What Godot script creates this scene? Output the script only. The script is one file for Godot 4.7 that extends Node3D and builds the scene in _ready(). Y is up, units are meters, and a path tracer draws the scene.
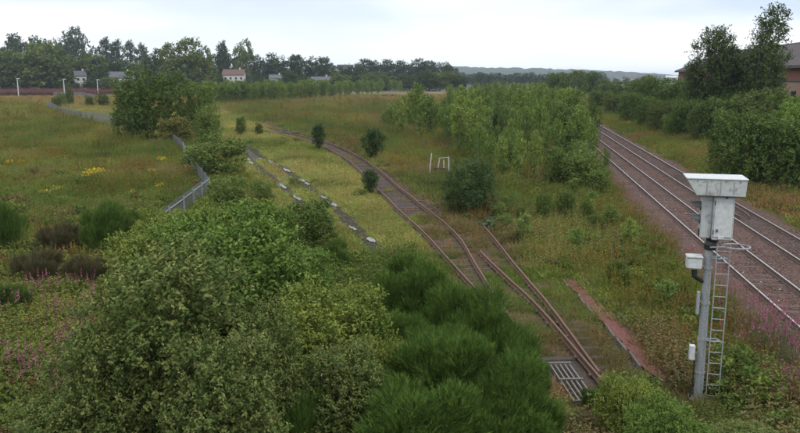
extends Node3D
# A disused railway yard beside a double main line, seen from a road bridge under a bright overcast sky.
# x right, y up, z towards the camera; metres.

const TREES_LEFT = [[-204.6, -401.9, 20.41, 22.96, 0], [-194.2, -401.9, 18.39, 20.88, 0], [-182.7, -401.9, 22.94, 25.05, 0], [-200.2, -430.7, 25.11, 22.37, 0], [-184.5, -430.7, 16.98, 19.01, 0], [-170.6, -430.7, 18.61, 22.37, 0], [-161.0, -430.7, 17.53, 22.37, 1], [-177.4, -401.9, 11.27, 16.7, 1], [-212.5, -430.7, 14.81, 19.01, 1], [-156.6, -401.9, 11.27, 14.61, 1], [-166.4, -502.7, 15.99, 22.18, 0], [-163.8, -463.9, 14.18, 20.47, 1], [-207.7, -401.9, 16.36, 20.88, 1], [-277.6, -548.5, 31.94, 21.35, 1], [-266.9, -548.5, 35.37, 21.35, 1], [-281.8, -603.5, 36.63, 20.35, 1], [-252.1, -603.5, 43.41, 25.05, 1], [-261.5, -603.5, 35.12, 20.35, 1], [-271.7, -603.5, 35.12, 18.79, 1], [-228.6, -603.5, 35.12, 11.74, 2], [-220.0, -603.5, 33.61, 11.74, 2], [-209.8, -603.5, 32.86, 10.96, 2], [-200.4, -603.5, 31.34, 10.18, 2], [-241.1, -603.5, 29.07, 18.79, 1], [-249.3, -463.9, 26.46, 26.5, 1], [-258.9, -463.9, 24.71, 26.5, 0], [-172.2, -548.5, 22.29, 21.35, 1], [-105.2, -376.7, 24.82, 23.49, 0], [-128.6, -430.7, 21.87, 17.89, 1], [-95.9, -376.7, 21.04, 13.7, 0], [-134.2, -430.7, 16.98, 19.01, 1], [-172.3, -397.2, 4.93, 10.45, 0], [-159.8, -380.8, 4.77, 7.72, 1], [-150.5, -371.4, 6.04, 9.78, 1], [-156.7, -400.8, 8.07, 9.76, 1], [-143.3, -380.4, 7.19, 9.98, 0], [-140.5, -387.8, 5.16, 9.16, 0], [-135.8, -390.2, 6.82, 7.4, 1], [-129.2, -387.1, 5.09, 8.29, 0], [-119.3, -373.4, 4.92, 8.34, 0]]
const TREES_MID = [[-114.8, -502.7, 28.65, 9.13, 2], [-101.1, -502.7, 29.91, 16.96, 0], [-121.3, -502.7, 21.07, 15.66, 1], [-109.6, -502.7, 22.34, 18.27, 1], [-90.0, -502.7, 20.44, 16.96, 1], [-80.9, -502.7, 21.71, 16.96, 1], [-71.8, -502.7, 20.44, 16.96, 1], [-63.3, -502.7, 20.44, 15.66, 1], [-53.5, -502.7, 19.8, 15.66, 1], [-47.0, -502.7, 18.53, 13.05, 1], [-41.3, -548.5, 15.36, 17.08, 1], [-32.7, -548.5, 16.05, 15.66, 1], [-26.6, -603.5, 20.71, 18.79, 1], [-16.4, -603.5, 19.18, 18.79, 1], [-6.3, -603.5, 19.95, 20.35, 1], [3.9, -603.5, 19.18, 18.79, 1], [14.1, -603.5, 20.71, 20.35, 1], [23.5, -603.5, 19.18, 18.79, 1], [32.9, -603.5, 18.42, 17.22, 1], [40.7, -603.5, 16.13, 14.09, 1], [-114.0, -439.2, 10.45, 12.07, 0], [-110.0, -445.8, 10.76, 12.96, 1], [-97.0, -415.2, 8.38, 10.66, 1], [-95.7, -433.6, 5.86, 13.86, 1], [-91.4, -440.1, 5.58, 14.08, 1], [-80.9, -415.2, 6.86, 11.04, 1], [-75.0, -412.5, 7.81, 13.28, 1], [-75.3, -446.0, 6.1, 13.53, 1], [-68.3, -438.6, 6.73, 11.53, 1], [-59.1, -413.6, 10.57, 10.92, 1], [-53.5, -411.9, 8.14, 11.8, 1], [-50.4, -430.9, 6.68, 12.09, 0], [-45.3, -436.1, 5.79, 10.39, 0], [-39.0, -429.2, 5.52, 12.34, 1], [-33.4, -428.8, 9.67, 14.47, 0], [-29.0, -446.9, 7.97, 13.39, 1], [-22.7, -437.4, 9.67, 13.61, 1], [-16.4, -422.0, 10.06, 11.28, 0], [-10.9, -418.9, 9.82, 12.33, 0], [-5.8, -444.3, 7.9, 11.73, 0], [0.0, -448.0, 8.65, 14.64, 1], [5.4, -417.8, 7.82, 9.85, 1], [11.3, -435.3, 10.28, 13.12, 1], [16.4, -420.1, 10.41, 12.51, 1], [22.7, -436.7, 9.99, 12.92, 0], [28.2, -434.9, 10.71, 10.37, 0], [33.8, -433.4, 8.29, 14.62, 1]]
const TREES_FAR = [[48.8, -724.3, 9.13, 12.72, 1], [54.4, -711.0, 11.61, 10.45, 1], [61.2, -715.6, 9.95, 11.04, 1], [69.2, -731.2, 10.52, 11.85, 1], [65.3, -628.9, 11.01, 11.56, 1], [73.4, -650.2, 10.41, 14.27, 1], [83.0, -680.7, 10.97, 11.88, 1], [95.8, -731.7, 10.71, 11.85, 1], [89.5, -639.0, 9.33, 11.6, 1], [109.2, -732.3, 11.18, 11.83, 1], [112.5, -711.0, 11.14, 14.95, 1], [120.2, -718.9, 11.67, 15.44, 1], [118.4, -671.4, 9.01, 11.68, 1], [118.3, -637.9, 9.76, 13.03, 1], [127.1, -653.1, 10.21, 9.79, 1], [144.7, -710.6, 9.4, 15.11, 1], [135.2, -635.7, 10.52, 12.32, 1], [143.6, -647.7, 9.82, 13.35, 1], [155.9, -675.3, 9.88, 13.24, 1], [168.9, -704.0, 9.25, 15.28, 1], [181.0, -727.0, 9.17, 15.81, 1], [170.5, -660.7, 11.37, 14.05, 1], [204.6, -805.1, 8.33, 14.61, 1], [215.0, -805.1, 6.67, 14.61, 0], [225.5, -805.1, 6.05, 14.61, 1], [235.9, -805.1, 6.97, 14.61, 1], [246.3, -805.1, 5.87, 14.61, 0], [256.8, -805.1, 6.27, 14.61, 0], [267.2, -805.1, 5.89, 14.61, 0], [277.7, -805.1, 6.85, 14.61, 1]]
const HEDGE = [[50.9, -250.6, 8.97, 8.48, 0], [53.9, -240.6, 9.53, 9.39, 2], [64.0, -261.6, 8.37, 8.17, 0], [49.4, -261.6, 6.7, 7.49, 2], [45.0, -171.4, 4.2, 6.71, 0], [55.9, -207.2, 5.85, 7.56, 2], [41.2, -146.1, 4.34, 5.73, 2], [53.6, -181.9, 5.84, 8.07, 0], [37.4, -122.0, 4.89, 5.11, 0], [36.0, -110.6, 4.59, 4.35, 0], [48.6, -153.7, 6.72, 7.23, 2], [47.0, -139.3, 6.63, 7.28, 0], [34.3, -99.4, 4.39, 4.44, 2], [43.9, -122.0, 6.3, 7.03, 0], [33.7, -90.2, 4.58, 4.74, 0], [41.5, -106.6, 5.66, 6.99, 0], [33.6, -83.8, 4.37, 3.97, 2], [33.3, -93.1, 3.04, 2.94, 1], [24.1, -54.1, 5.2, 4.74, 0], [25.9, -52.1, 4.95, 5.13, 0], [26.8, -49.4, 4.58, 4.61, 0], [38.2, -81.5, 5.3, 6.43, 2], [41.3, -81.5, 4.67, 6.43, 1], [44.2, -81.5, 4.88, 6.43, 1], [42.2, -94.6, 5.16, 6.96, 0], [34.1, -81.5, 4.78, 4.72, 0], [35.1, -67.3, 4.5, 4.98, 1]]
const TALL_BIRCH = [[39.3, -97.8, 12.75, 4.62], [40.9, -96.2, 12.67, 3.54], [43.4, -93.1, 14.83, 4.89], [43.4, -96.2, 9.77, 6.57], [38.4, -99.4, 8.58, 3.13], [43.2, -90.2, 9.65, 3.56], [42.7, -97.8, 10.42, 5.13]]
const SHRUBS = [[-30.0, -93.1, 8.53, 9.54, 0], [-33.5, -96.2, 6.35, 5.56, 0], [-25.5, -96.2, 6.84, 5.05, 1], [-25.4, -86.3, 3.15, 4.54, 2], [-20.4, -81.5, 4.46, 3.22, 1], [-13.7, -57.3, 3.26, 4.71, 1], [-16.8, -62.3, 2.14, 2.47, 1], [-4.0, -33.6, 2.29, 2.72, 0], [-9.7, -42.1, 2.16, 2.7, 1], [-8.4, -45.5, 1.59, 1.58, 1], [3.9, -42.1, 3.16, 3.04, 3], [-2.5, -70.6, 2.79, 2.33, 3], [-8.6, -80.3, 2.63, 1.8, 3], [-2.0, -50.3, 1.55, 1.41, 3], [12.4, -51.2, 2.73, 3.13, 1], [11.3, -53.1, 2.96, 2.82, 0], [23.1, -139.3, 5.03, 4.37, 3], [24.2, -127.3, 3.95, 3.33, 0], [9.9, -81.5, 4.04, 2.57, 3], [15.7, -71.5, 4.49, 2.83, 3], [9.2, -62.3, 2.63, 2.14, 0], [23.4, -94.6, 4.43, 2.98, 0], [-89.1, -207.2, 4.79, 2.16, 0], [-86.6, -193.7, 2.99, 2.53, 0], [-80.9, -200.2, 2.84, 2.87, 0], [-77.5, -200.2, 3.35, 3.65, 0], [-88.2, -200.2, 3.61, 2.35, 1], [-21.1, -101.1, 2.63, 1.59, 0], [-19.0, -102.9, 1.74, 1.35, 0], [13.2, -49.4, 1.85, 1.71, 1], [5.3, -37.6, 0.92, 1.11, 1], [7.6, -39.7, 1.72, 0.53, 0]]
const BIRCH_CLUSTER = [[2.2, -93.1, 6.87, 3.18], [0.0, -101.1, 4.85, 2.65], [3.8, -96.2, 5.24, 3.03], [1.6, -112.7, 5.4, 3.55], [-1.2, -110.6, 3.87, 2.61], [5.4, -110.6, 4.02, 2.61], [3.7, -117.2, 4.25, 2.76], [-2.4, -122.0, 2.53, 1.92]]
const THICKET = [[23.1, -217.6, 4.48, 2.14], [6.7, -72.3, 4.68, 1.84], [27.4, -157.4, 4.07, 1.98], [27.6, -186.7, 4.5, 1.63], [16.3, -182.2, 5.25, 1.9], [6.5, -62.5, 3.9, 1.44], [15.8, -134.6, 5.11, 1.81], [13.5, -91.4, 3.08, 1.06], [37.3, -240.3, 5.72, 2.69], [22.3, -136.3, 4.95, 2.43], [31.7, -221.5, 4.05, 1.53], [40.5, -258.6, 4.36, 1.76], [27.7, -161.5, 4.24, 2.09], [41.4, -255.1, 5.05, 1.97], [11.6, -63.4, 2.38, 1.16], [35.0, -220.0, 3.51, 1.33], [24.6, -158.3, 6.26, 2.39], [5.5, -89.9, 3.21, 1.6], [32.4, -215.3, 4.9, 2.21], [24.9, -169.3, 4.71, 1.72], [21.8, -204.2, 3.23, 1.19], [19.0, -100.3, 3.1, 1.49], [7.1, -69.7, 5.89, 2.78], [31.8, -258.6, 6.13, 3.0], [26.4, -200.8, 3.36, 1.48], [11.5, -146.8, 5.92, 2.64], [15.3, -145.2, 5.84, 2.82], [39.7, -220.3, 5.24, 2.37], [23.7, -140.7, 6.36, 2.52], [24.6, -119.2, 5.03, 1.91], [37.2, -251.5, 4.73, 1.61], [28.1, -204.0, 5.12, 1.75], [6.5, -115.6, 4.22, 2.04], [17.5, -87.4, 5.06, 1.75], [31.7, -187.3, 4.49, 1.65], [18.3, -177.9, 5.13, 2.44], [11.9, -57.6, 2.55, 1.24], [20.5, -93.3, 6.37, 2.33], [9.3, -72.9, 3.12, 1.22], [16.4, -141.2, 6.37, 2.34], [30.8, -241.1, 6.33, 2.21], [9.0, -64.7, 3.47, 1.44], [24.3, -128.5, 4.23, 1.94], [34.1, -202.3, 3.13, 1.14], [10.7, -77.3, 4.95, 1.84], [6.3, -101.2, 4.28, 1.77], [20.1, -95.6, 3.46, 1.19], [21.7, -220.8, 6.31, 2.68], [27.0, -139.7, 5.46, 1.88], [12.9, -73.1, 4.48, 1.75], [16.5, -128.1, 5.93, 2.2], [26.8, -216.8, 6.36, 2.31], [26.9, -166.0, 3.17, 1.5], [35.3, -237.5, 5.06, 2.16], [40.0, -244.2, 3.98, 1.62], [13.1, -55.3, 3.15, 1.28], [28.4, -155.2, 4.74, 2.03], [6.1, -108.3, 3.35, 1.55], [15.3, -91.0, 3.94, 1.71], [19.1, -128.3, 4.03, 1.6], [23.6, -178.8, 4.82, 1.83], [8.7, -133.4, 6.26, 2.81], [15.0, -110.9, 4.03, 1.58], [14.2, -87.7, 3.71, 1.55], [14.2, -154.2, 5.94, 2.78], [10.0, -130.4, 3.83, 1.9], [10.9, -101.3, 4.5, 2.06], [25.1, -172.9, 6.31, 2.49], [32.0, -199.9, 4.48, 2.04], [15.1, -85.6, 3.12, 1.5], [8.3, -79.6, 4.63, 2.22], [21.1, -180.1, 5.52, 2.13], [16.2, -68.5, 3.9, 1.77], [33.4, -232.8, 4.18, 1.76], [11.4, -155.4, 5.11, 1.89], [12.3, -134.2, 3.19, 1.12], [8.7, -55.5, 3.87, 1.45], [9.3, -100.0, 3.84, 1.61], [38.0, -213.1, 5.47, 2.58], [19.3, -164.1, 5.78, 2.82], [6.5, -65.0, 3.58, 1.48], [23.7, -210.6, 5.91, 2.36], [11.1, -132.4, 5.18, 1.98], [31.1, -245.1, 4.33, 1.85], [27.6, -151.1, 3.64, 1.75], [12.5, -125.2, 5.81, 2.69], [43.4, -250.3, 3.56, 1.65], [7.7, -67.1, 4.24, 1.79], [20.2, -196.7, 4.11, 2.0], [21.8, -192.2, 3.88, 1.39], [22.0, -120.3, 6.28, 2.22], [17.3, -72.3, 3.61, 1.41], [17.9, -145.6, 3.57, 1.48], [11.6, -118.3, 5.64, 2.61], [18.9, -171.0, 4.27, 1.69], [32.3, -181.0, 6.15, 2.53], [12.6, -159.0, 5.53, 2.75], [35.5, -191.8, 4.89, 2.38], [32.2, -172.1, 6.15, 2.26], [15.4, -56.9, 2.47, 0.99], [11.9, -106.8, 3.35, 1.44], [23.5, -184.3, 4.52, 2.18], [12.9, -122.3, 4.19, 1.61], [19.8, -146.9, 4.76, 2.11], [31.4, -209.0, 4.01, 1.79], [15.1, -178.1, 4.11, 1.81], [9.9, -94.3, 5.07, 2.21], [20.2, -105.9, 5.22, 2.19], [18.1, -137.0, 5.92, 2.86], [11.5, -70.3, 5.06, 1.84], [16.5, -102.0, 6.21, 2.19], [15.6, -70.7, 4.24, 1.68], [25.0, -130.6, 4.58, 1.88], [29.2, -196.0, 4.94, 2.42], [37.1, -230.6, 5.92, 2.05], [15.3, -158.9, 5.18, 2.15], [29.1, -164.5, 3.2, 1.37], [25.0, -233.2, 5.68, 1.99], [8.1, -110.1, 3.4, 1.55], [13.4, -82.9, 5.66, 2.44], [6.8, -57.1, 3.45, 1.47], [13.9, -166.8, 5.59, 2.64], [7.4, -106.6, 3.57, 1.48], [34.1, -247.2, 3.71, 1.69], [14.9, -188.0, 5.86, 2.82], [11.7, -79.5, 4.33, 1.97], [14.2, -74.4, 3.23, 1.23], [28.8, -175.4, 5.04, 2.44], [16.2, -147.5, 6.32, 2.38], [15.2, -107.9, 4.48, 2.05], [9.9, -141.1, 4.23, 1.81], [15.7, -61.9, 3.95, 1.5], [6.1, -83.3, 5.06, 2.32], [13.4, -76.1, 3.34, 1.57], [25.3, -161.6, 4.57, 1.96], [8.0, -77.4, 6.39, 2.88], [10.0, -56.1, 3.89, 1.49], [29.9, -177.8, 4.61, 2.04], [20.0, -158.2, 5.37, 2.01], [25.6, -220.7, 4.46, 2.21], [18.8, -118.2, 4.33, 2.13], [16.3, -164.8, 4.45, 2.06], [35.7, -257.6, 5.96, 2.53], [23.0, -149.0, 4.63, 1.8], [9.6, -86.5, 3.18, 1.38], [22.6, -131.5, 5.36, 2.03], [16.5, -118.9, 3.08, 1.45], [8.2, -95.0, 6.05, 2.63], [5.8, -74.0, 5.94, 2.9], [20.8, -216.0, 4.53, 1.85], [19.4, -134.6, 5.52, 2.46], [7.9, -85.4, 6.05, 2.88], [11.6, -91.5, 4.8, 2.06], [7.9, -82.4, 3.82, 1.65], [17.3, -113.9, 3.4, 1.28], [18.0, -142.7, 3.62, 1.71], [14.0, -120.2, 4.66, 1.69], [27.6, -234.9, 4.96, 1.72], [31.9, -237.9, 5.45, 2.71], [26.8, -137.4, 4.83, 2.27], [17.6, -104.9, 3.27, 1.19], [6.4, -95.6, 3.52, 1.43], [29.5, -183.1, 3.76, 1.32], [14.4, -130.7, 3.61, 1.41], [34.9, -197.7, 4.0, 1.58], [19.9, -183.7, 3.74, 1.56], [15.9, -75.1, 4.23, 1.73], [7.6, -93.1, 5.83, 2.48], [13.3, -64.2, 4.21, 1.76], [20.0, -210.1, 4.39, 1.91], [13.6, -170.8, 3.64, 1.72], [17.7, -84.4, 5.05, 2.35], [14.4, -78.5, 4.98, 2.31], [27.8, -172.0, 3.57, 1.49], [22.6, -105.3, 4.68, 1.66], [25.6, -228.6, 3.9, 1.91], [33.6, -251.9, 6.28, 2.23], [26.2, -148.5, 4.54, 2.12], [22.5, -170.6, 4.16, 1.45], [24.0, -114.2, 5.18, 2.08], [12.7, -69.2, 5.75, 2.06], [28.9, -192.6, 3.41, 1.64], [12.7, -110.4, 4.73, 2.28], [17.4, -132.0, 5.35, 2.65], [38.7, -225.0, 6.24, 2.43], [31.4, -169.1, 5.28, 1.89], [16.1, -94.9, 5.83, 2.59], [19.4, -97.9, 3.36, 1.38], [6.6, -113.7, 4.87, 1.73], [37.2, -205.6, 3.53, 1.61], [42.1, -240.4, 4.11, 1.69], [15.3, -97.3, 6.14, 2.81], [18.5, -79.0, 3.16, 1.12], [18.2, -122.7, 3.18, 1.24], [5.8, -88.1, 4.35, 1.7], [15.9, -99.3, 4.09, 1.51], [23.7, -223.8, 4.96, 1.88], [18.9, -110.7, 5.44, 2.36], [21.4, -212.7, 4.43, 1.58], [14.5, -175.1, 4.58, 2.04], [8.3, -128.5, 5.27, 1.92], [32.9, -211.5, 5.52, 2.7], [8.0, -59.6, 3.23, 1.5], [8.5, -87.9, 3.82, 1.45], [8.9, -121.8, 5.49, 1.99], [13.5, -57.7, 1.8, 0.72], [21.2, -153.5, 4.7, 1.87], [22.4, -116.5, 5.0, 2.4], [11.7, -150.1, 5.12, 1.87], [12.8, -86.2, 4.11, 1.73], [9.9, -66.8, 3.15, 1.32], [25.1, -151.4, 3.05, 1.04], [26.9, -179.2, 6.36, 2.4], [16.9, -151.5, 3.22, 1.27], [10.5, -71.7, 3.85, 1.72], [15.4, -65.5, 4.89, 2.44], [16.7, -70.5, 5.02, 2.51], [17.9, -76.2, 4.9, 2.45], [18.8, -81.7, 6.39, 3.2], [19.5, -86.2, 4.44, 2.22], [20.2, -92.4, 6.28, 3.14], [20.4, -97.4, 4.6, 2.3], [21.7, -102.4, 5.98, 2.99], [22.8, -108.1, 5.98, 2.99], [22.4, -111.9, 6.07, 3.03], [24.2, -118.5, 6.17, 3.08], [25.1, -123.1, 5.02, 2.51], [25.9, -127.9, 5.11, 2.56], [26.2, -133.7, 4.92, 2.46], [26.3, -137.9, 5.73, 2.87], [27.1, -143.4, 5.18, 2.59], [28.5, -150.1, 5.6, 2.8], [28.5, -154.8, 5.19, 2.6], [29.5, -159.0, 6.35, 3.18], [30.7, -164.1, 6.23, 3.12], [31.1, -170.9, 5.57, 2.78], [32.0, -176.0, 4.55, 2.28], [33.7, -179.6, 5.13, 2.57], [33.2, -184.7, 6.09, 3.04], [34.8, -191.2, 5.41, 2.7], [35.6, -195.6, 5.33, 2.66]]
const BAND = [[-51.3, -200.5, 5.24, 3.21], [-51.1, -201.5, 6.44, 3.97], [-50.6, -203.2, 6.83, 4.72], [-50.4, -204.0, 5.91, 4.17], [-50.2, -204.9, 6.48, 4.59], [-51.8, -215.6, 5.97, 3.55], [-51.6, -216.7, 5.93, 3.29], [-54.0, -227.7, 5.22, 3.89], [-48.8, -209.9, 5.75, 3.4], [-53.2, -231.7, 5.26, 3.0], [-48.4, -211.4, 5.9, 3.96], [-52.8, -233.2, 6.53, 4.36], [-47.8, -213.7, 5.65, 4.02], [-52.0, -236.8, 6.55, 4.87], [-47.0, -216.9, 6.13, 4.32], [-51.2, -240.4, 6.69, 4.98], [-46.4, -219.1, 5.43, 3.9], [-50.8, -242.4, 5.38, 3.3], [-45.7, -221.7, 6.63, 4.39], [-45.5, -222.6, 5.32, 3.11], [-45.1, -224.0, 6.41, 4.44], [-44.6, -225.9, 5.16, 3.18], [-46.3, -238.0, 5.18, 3.52], [-46.0, -238.8, 5.74, 3.73], [-43.5, -229.0, 5.91, 4.35], [-44.9, -242.1, 6.31, 3.88], [-47.0, -256.5, 5.01, 3.67], [-44.2, -243.9, 6.0, 4.11], [-43.8, -245.2, 5.16, 3.26], [-43.1, -247.1, 6.8, 4.57], [-45.0, -262.9, 5.51, 3.8], [-40.3, -237.6, 5.47, 3.85], [-39.6, -239.4, 6.61, 4.6], [-39.3, -240.1, 5.26, 3.17], [-43.3, -268.0, 5.85, 3.22], [-38.5, -242.3, 6.44, 3.61], [-42.2, -271.3, 6.74, 3.74], [-37.3, -245.5, 5.99, 3.41], [-38.8, -259.2, 5.03, 3.08], [-38.0, -261.7, 5.38, 3.37], [-35.5, -250.2, 6.22, 4.1], [-39.5, -279.7, 5.48, 3.85], [-36.5, -265.9, 5.74, 3.64], [-34.3, -253.4, 5.4, 3.05], [-37.3, -286.5, 5.18, 3.38], [-33.3, -256.1, 6.46, 4.1], [-32.8, -258.2, 6.73, 3.97], [-32.1, -260.8, 6.7, 4.68], [-33.2, -277.9, 5.62, 4.1], [-31.0, -265.2, 6.78, 4.91], [-30.8, -266.1, 6.98, 4.29], [-33.7, -303.9, 5.23, 3.86], [-29.7, -270.5, 5.81, 4.26], [-32.5, -309.4, 5.42, 3.91], [-28.2, -276.5, 6.27, 4.04], [-27.5, -279.0, 6.58, 4.59], [-28.9, -296.7, 6.76, 4.59], [-30.0, -321.4, 6.06, 3.85], [-25.8, -286.1, 5.19, 3.46], [-25.2, -288.3, 4.76, 2.65], [-24.9, -289.4, 4.89, 2.92], [-25.7, -310.7, 5.75, 3.32], [-27.1, -335.3, 6.08, 4.24], [-23.1, -296.8, 6.04, 3.43], [-25.0, -345.1, 6.19, 3.69], [-21.3, -303.8, 6.35, 4.01], [-20.5, -307.1, 6.38, 3.71], [-23.2, -353.4, 6.31, 4.23], [-22.5, -357.0, 5.11, 3.65], [-21.4, -361.8, 4.96, 2.79], [-17.4, -318.8, 6.23, 4.09], [-19.4, -370.7, 6.52, 3.87], [-16.9, -347.4, 5.03, 2.95], [-18.2, -376.3, 5.5, 3.27], [-15.5, -353.4, 6.45, 3.59], [-13.9, -332.3, 5.86, 3.31], [-12.4, -338.0, 6.42, 3.99], [-13.8, -396.1, 5.58, 3.29], [-13.2, -399.0, 4.89, 2.87], [-9.9, -347.5, 5.55, 3.37], [-9.7, -377.1, 6.37, 4.2], [-10.0, -413.1, 6.59, 4.44], [-7.8, -423.2, 5.02, 3.47], [-7.0, -426.9, 6.16, 3.6], [-5.6, -433.3, 5.38, 3.28], [-5.0, -436.0, 6.14, 3.8], [-3.3, -403.6, 5.85, 3.77], [-1.9, -409.3, 5.69, 3.8], [-0.8, -454.9, 6.24, 4.16], [0.2, -385.7, 5.9, 3.56]]
const BROOM = [[0.2, -20.9, 2.55, 2.43, 0], [1.4, -19.1, 2.47, 2.44, 0], [-0.1, -16.9, 2.22, 2.13, 0], [2.3, -18.0, 2.5, 2.11, 0], [1.1, -15.6, 2.31, 2.43, 0], [2.8, -16.5, 1.82, 1.2, 0], [-0.8, -14.8, 1.73, 1.89, 0], [2.2, -14.6, 2.07, 2.28, 0], [0.4, -13.6, 1.96, 2.33, 0], [-2.6, -28.7, 1.51, 1.56, 0], [4.5, -16.6, 0.64, 0.61, 0], [-17.0, -32.0, 2.45, 1.73, 0], [-12.4, -31.3, 2.49, 1.95, 0], [-11.9, -32.8, 1.89, 1.5, 0], [-14.7, -32.0, 1.59, 2.16, 1], [-13.3, -27.0, 1.51, 2.21, 1], [-11.3, -26.7, 1.42, 1.82, 1], [-2.7, -15.7, 1.45, 1.33, 1], [-2.0, -14.0, 1.65, 1.2, 0], [-19.2, -33.6, 2.06, 2.26, 0], [-12.5, -23.3, 1.19, 1.6, 0], [2.8, -14.0, 1.17, 0.8, 0]]
const NEAR = [[-4.1, -13.7, 4.69, 3.32, "willow"], [-5.2, -12.9, 3.47, 2.04, "willow"], [-2.7, -14.0, 3.51, 1.79, "willow"], [-4.4, -20.6, 4.19, 4.27, "elder"], [-6.3, -22.5, 3.4, 2.78, "elder"], [-1.7, -16.9, 2.98, 3.03, "sallow"], [-8.6, -25.1, 2.9, 3.09, "sallow"], [-0.4, -16.0, 2.23, 1.35, "sallow"], [-3.2, -23.5, 2.38, 2.58, "elder"], [-7.9, -31.6, 2.6, 2.57, "sallow"], [-5.7, -31.3, 2.45, 2.71, "elder"], [-9.8, -31.3, 2.45, 2.54, "sallow"], [-1.1, -14.4, 2.47, 1.84, "willow"], [-5.7, -16.2, 3.3, 2.05, "sallow"], [-3.0, -12.2, 3.51, 2.12, "willow"], [-6.0, -12.2, 2.26, 1.77, "willow"], [5.4, -13.6, 1.29, 1.55, "elder"], [4.7, -14.8, 1.73, 1.34, "sallow"], [6.5, -13.2, 1.32, 1.52, "willow"], [4.9, -13.6, 1.65, 1.36, "elder"]]

var rng := RandomNumberGenerator.new()
var used := {}
var n_low := FastNoiseLite.new()
var n_mid := FastNoiseLite.new()
var n_fine := FastNoiseLite.new()
var M := {}

# ---------------------------------------------------------------- mesh builder
class MB:
	var V := PackedVector3Array()
	var C := PackedColorArray()
	var I := PackedInt32Array()
	var col := Color(1, 1, 1)

	func tri(a: Vector3, b: Vector3, c: Vector3) -> void:
		var k := V.size()
		V.append(a); V.append(b); V.append(c)
		C.append(col); C.append(col); C.append(col)
		I.append(k); I.append(k + 1); I.append(k + 2)

	func quad(a: Vector3, b: Vector3, c: Vector3, d: Vector3) -> void:
		var k := V.size()
		V.append(a); V.append(b); V.append(c); V.append(d)
		C.append(col); C.append(col); C.append(col); C.append(col)
		I.append(k); I.append(k + 1); I.append(k + 2)
		I.append(k); I.append(k + 2); I.append(k + 3)

	# a leaf: pointed at both ends, folded a little along its midrib
	func leaf(p: Vector3, d: Vector3, s: Vector3, fold: Vector3, tint: Color) -> void:
		var k := V.size()
		var m := p + d * 0.45 + fold
		V.append(p); V.append(m + s); V.append(p + d); V.append(m - s)
		C.append(tint); C.append(tint); C.append(tint); C.append(tint)
		I.append(k); I.append(k + 1); I.append(k + 2)
		I.append(k); I.append(k + 2); I.append(k + 3)

	# a box with chamfered vertical and horizontal edges
	func box(c: Vector3, s: Vector3, ch := 0.0) -> void:
		var h := s * 0.5
		if ch <= 0.0:
			var p := []
			for i in 8:
				p.append(c + Vector3(h.x if i & 1 else -h.x, h.y if i & 2 else -h.y, h.z if i & 4 else -h.z))
			quad(p[0], p[1], p[3], p[2]); quad(p[5], p[4], p[6], p[7])
			quad(p[4], p[0], p[2], p[6]); quad(p[1], p[5], p[7], p[3])
			quad(p[2], p[3], p[7], p[6]); quad(p[4], p[5], p[1], p[0])
			return
		var rings := [[-h.y, ch], [-h.y + ch, 0.0], [h.y - ch, 0.0], [h.y, ch]]
		var loops := []
		for r in rings:
			var a: float = h.x - r[1]
			var b: float = h.z - r[1]
			var y: float = r[0]
			loops.append([Vector3(-a + ch, y, -b), Vector3(a - ch, y, -b), Vector3(a, y, -b + ch), Vector3(a, y, b - ch), Vector3(a - ch, y, b), Vector3(-a + ch, y, b), Vector3(-a, y, b - ch), Vector3(-a, y, -b + ch)])
		for r in 3:
			for k in 8:
				quad(c + loops[r][k], c + loops[r][(k + 1) % 8], c + loops[r + 1][(k + 1) % 8], c + loops[r + 1][k])
		for e in [0, 3]:
			for k in range(1, 7):
				tri(c + loops[e][0], c + loops[e][k], c + loops[e][k + 1])

	func tube(path: Array, radii: Array, sides := 6, cap := false) -> void:
		var prev := []
		for i in path.size():
			var t: Vector3 = (path[mini(i + 1, path.size() - 1)] - path[maxi(i - 1, 0)]).normalized()
			var u := t.cross(Vector3(0.13, 0.31, 0.94) if absf(t.z) < 0.8 else Vector3(0.94, 0.31, 0.1)).normalized()
			var v := t.cross(u)
			var ring := []
			for k in sides:
				var a := TAU * k / sides
				ring.append(path[i] + (u * cos(a) + v * sin(a)) * radii[i])
			if i > 0:
				for k in sides:
					quad(prev[k], prev[(k + 1) % sides], ring[(k + 1) % sides], ring[k])
			if cap and (i == 0 or i == path.size() - 1):
				for k in range(1, sides - 1):
					tri(ring[0], ring[k], ring[k + 1])
			prev = ring

	func mesh() -> ArrayMesh:
		var a := []
		a.resize(Mesh.ARRAY_MAX)
		a[Mesh.ARRAY_VERTEX] = V
		a[Mesh.ARRAY_COLOR] = C
		a[Mesh.ARRAY_INDEX] = I
		var m := ArrayMesh.new()
		m.add_surface_from_arrays(Mesh.PRIMITIVE_TRIANGLES, a)
		return m

# ---------------------------------------------------------------- naming and tagging
func numbered(called: String) -> String:
	var n: int = used.get(called, 0)
	used[called] = n + 1
	return called if n == 0 else "%s_%03d" % [called, n]

func tag(o: Node, label: String, category := "", group := "", kind := "") -> void:
	if label: o.set_meta("label", label)
	if category: o.set_meta("category", category)
	if group: o.set_meta("group", group)
	if kind: o.set_meta("kind", kind)

func thing(called: String, label: String, category: String, at := Vector3.ZERO, turn := 0.0, group := "") -> Node3D:
	var o := Node3D.new()
	o.name = numbered(called)
	add_child(o)
	o.position = at
	o.rotation.y = turn
	tag(o, label, category, group)
	return o

func part(called: String, m: Mesh, mat: Material, parent: Node) -> MeshInstance3D:
	var o := MeshInstance3D.new()
	o.name = numbered(called) if parent == self else called
	o.mesh = m
	o.material_override = mat
	parent.add_child(o, true)
	return o

func structure(called: String, m: Mesh, mat: Material, label: String) -> MeshInstance3D:
	var o := part(called, m, mat, self)
	tag(o, label, "", "", "structure")
	return o

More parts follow.
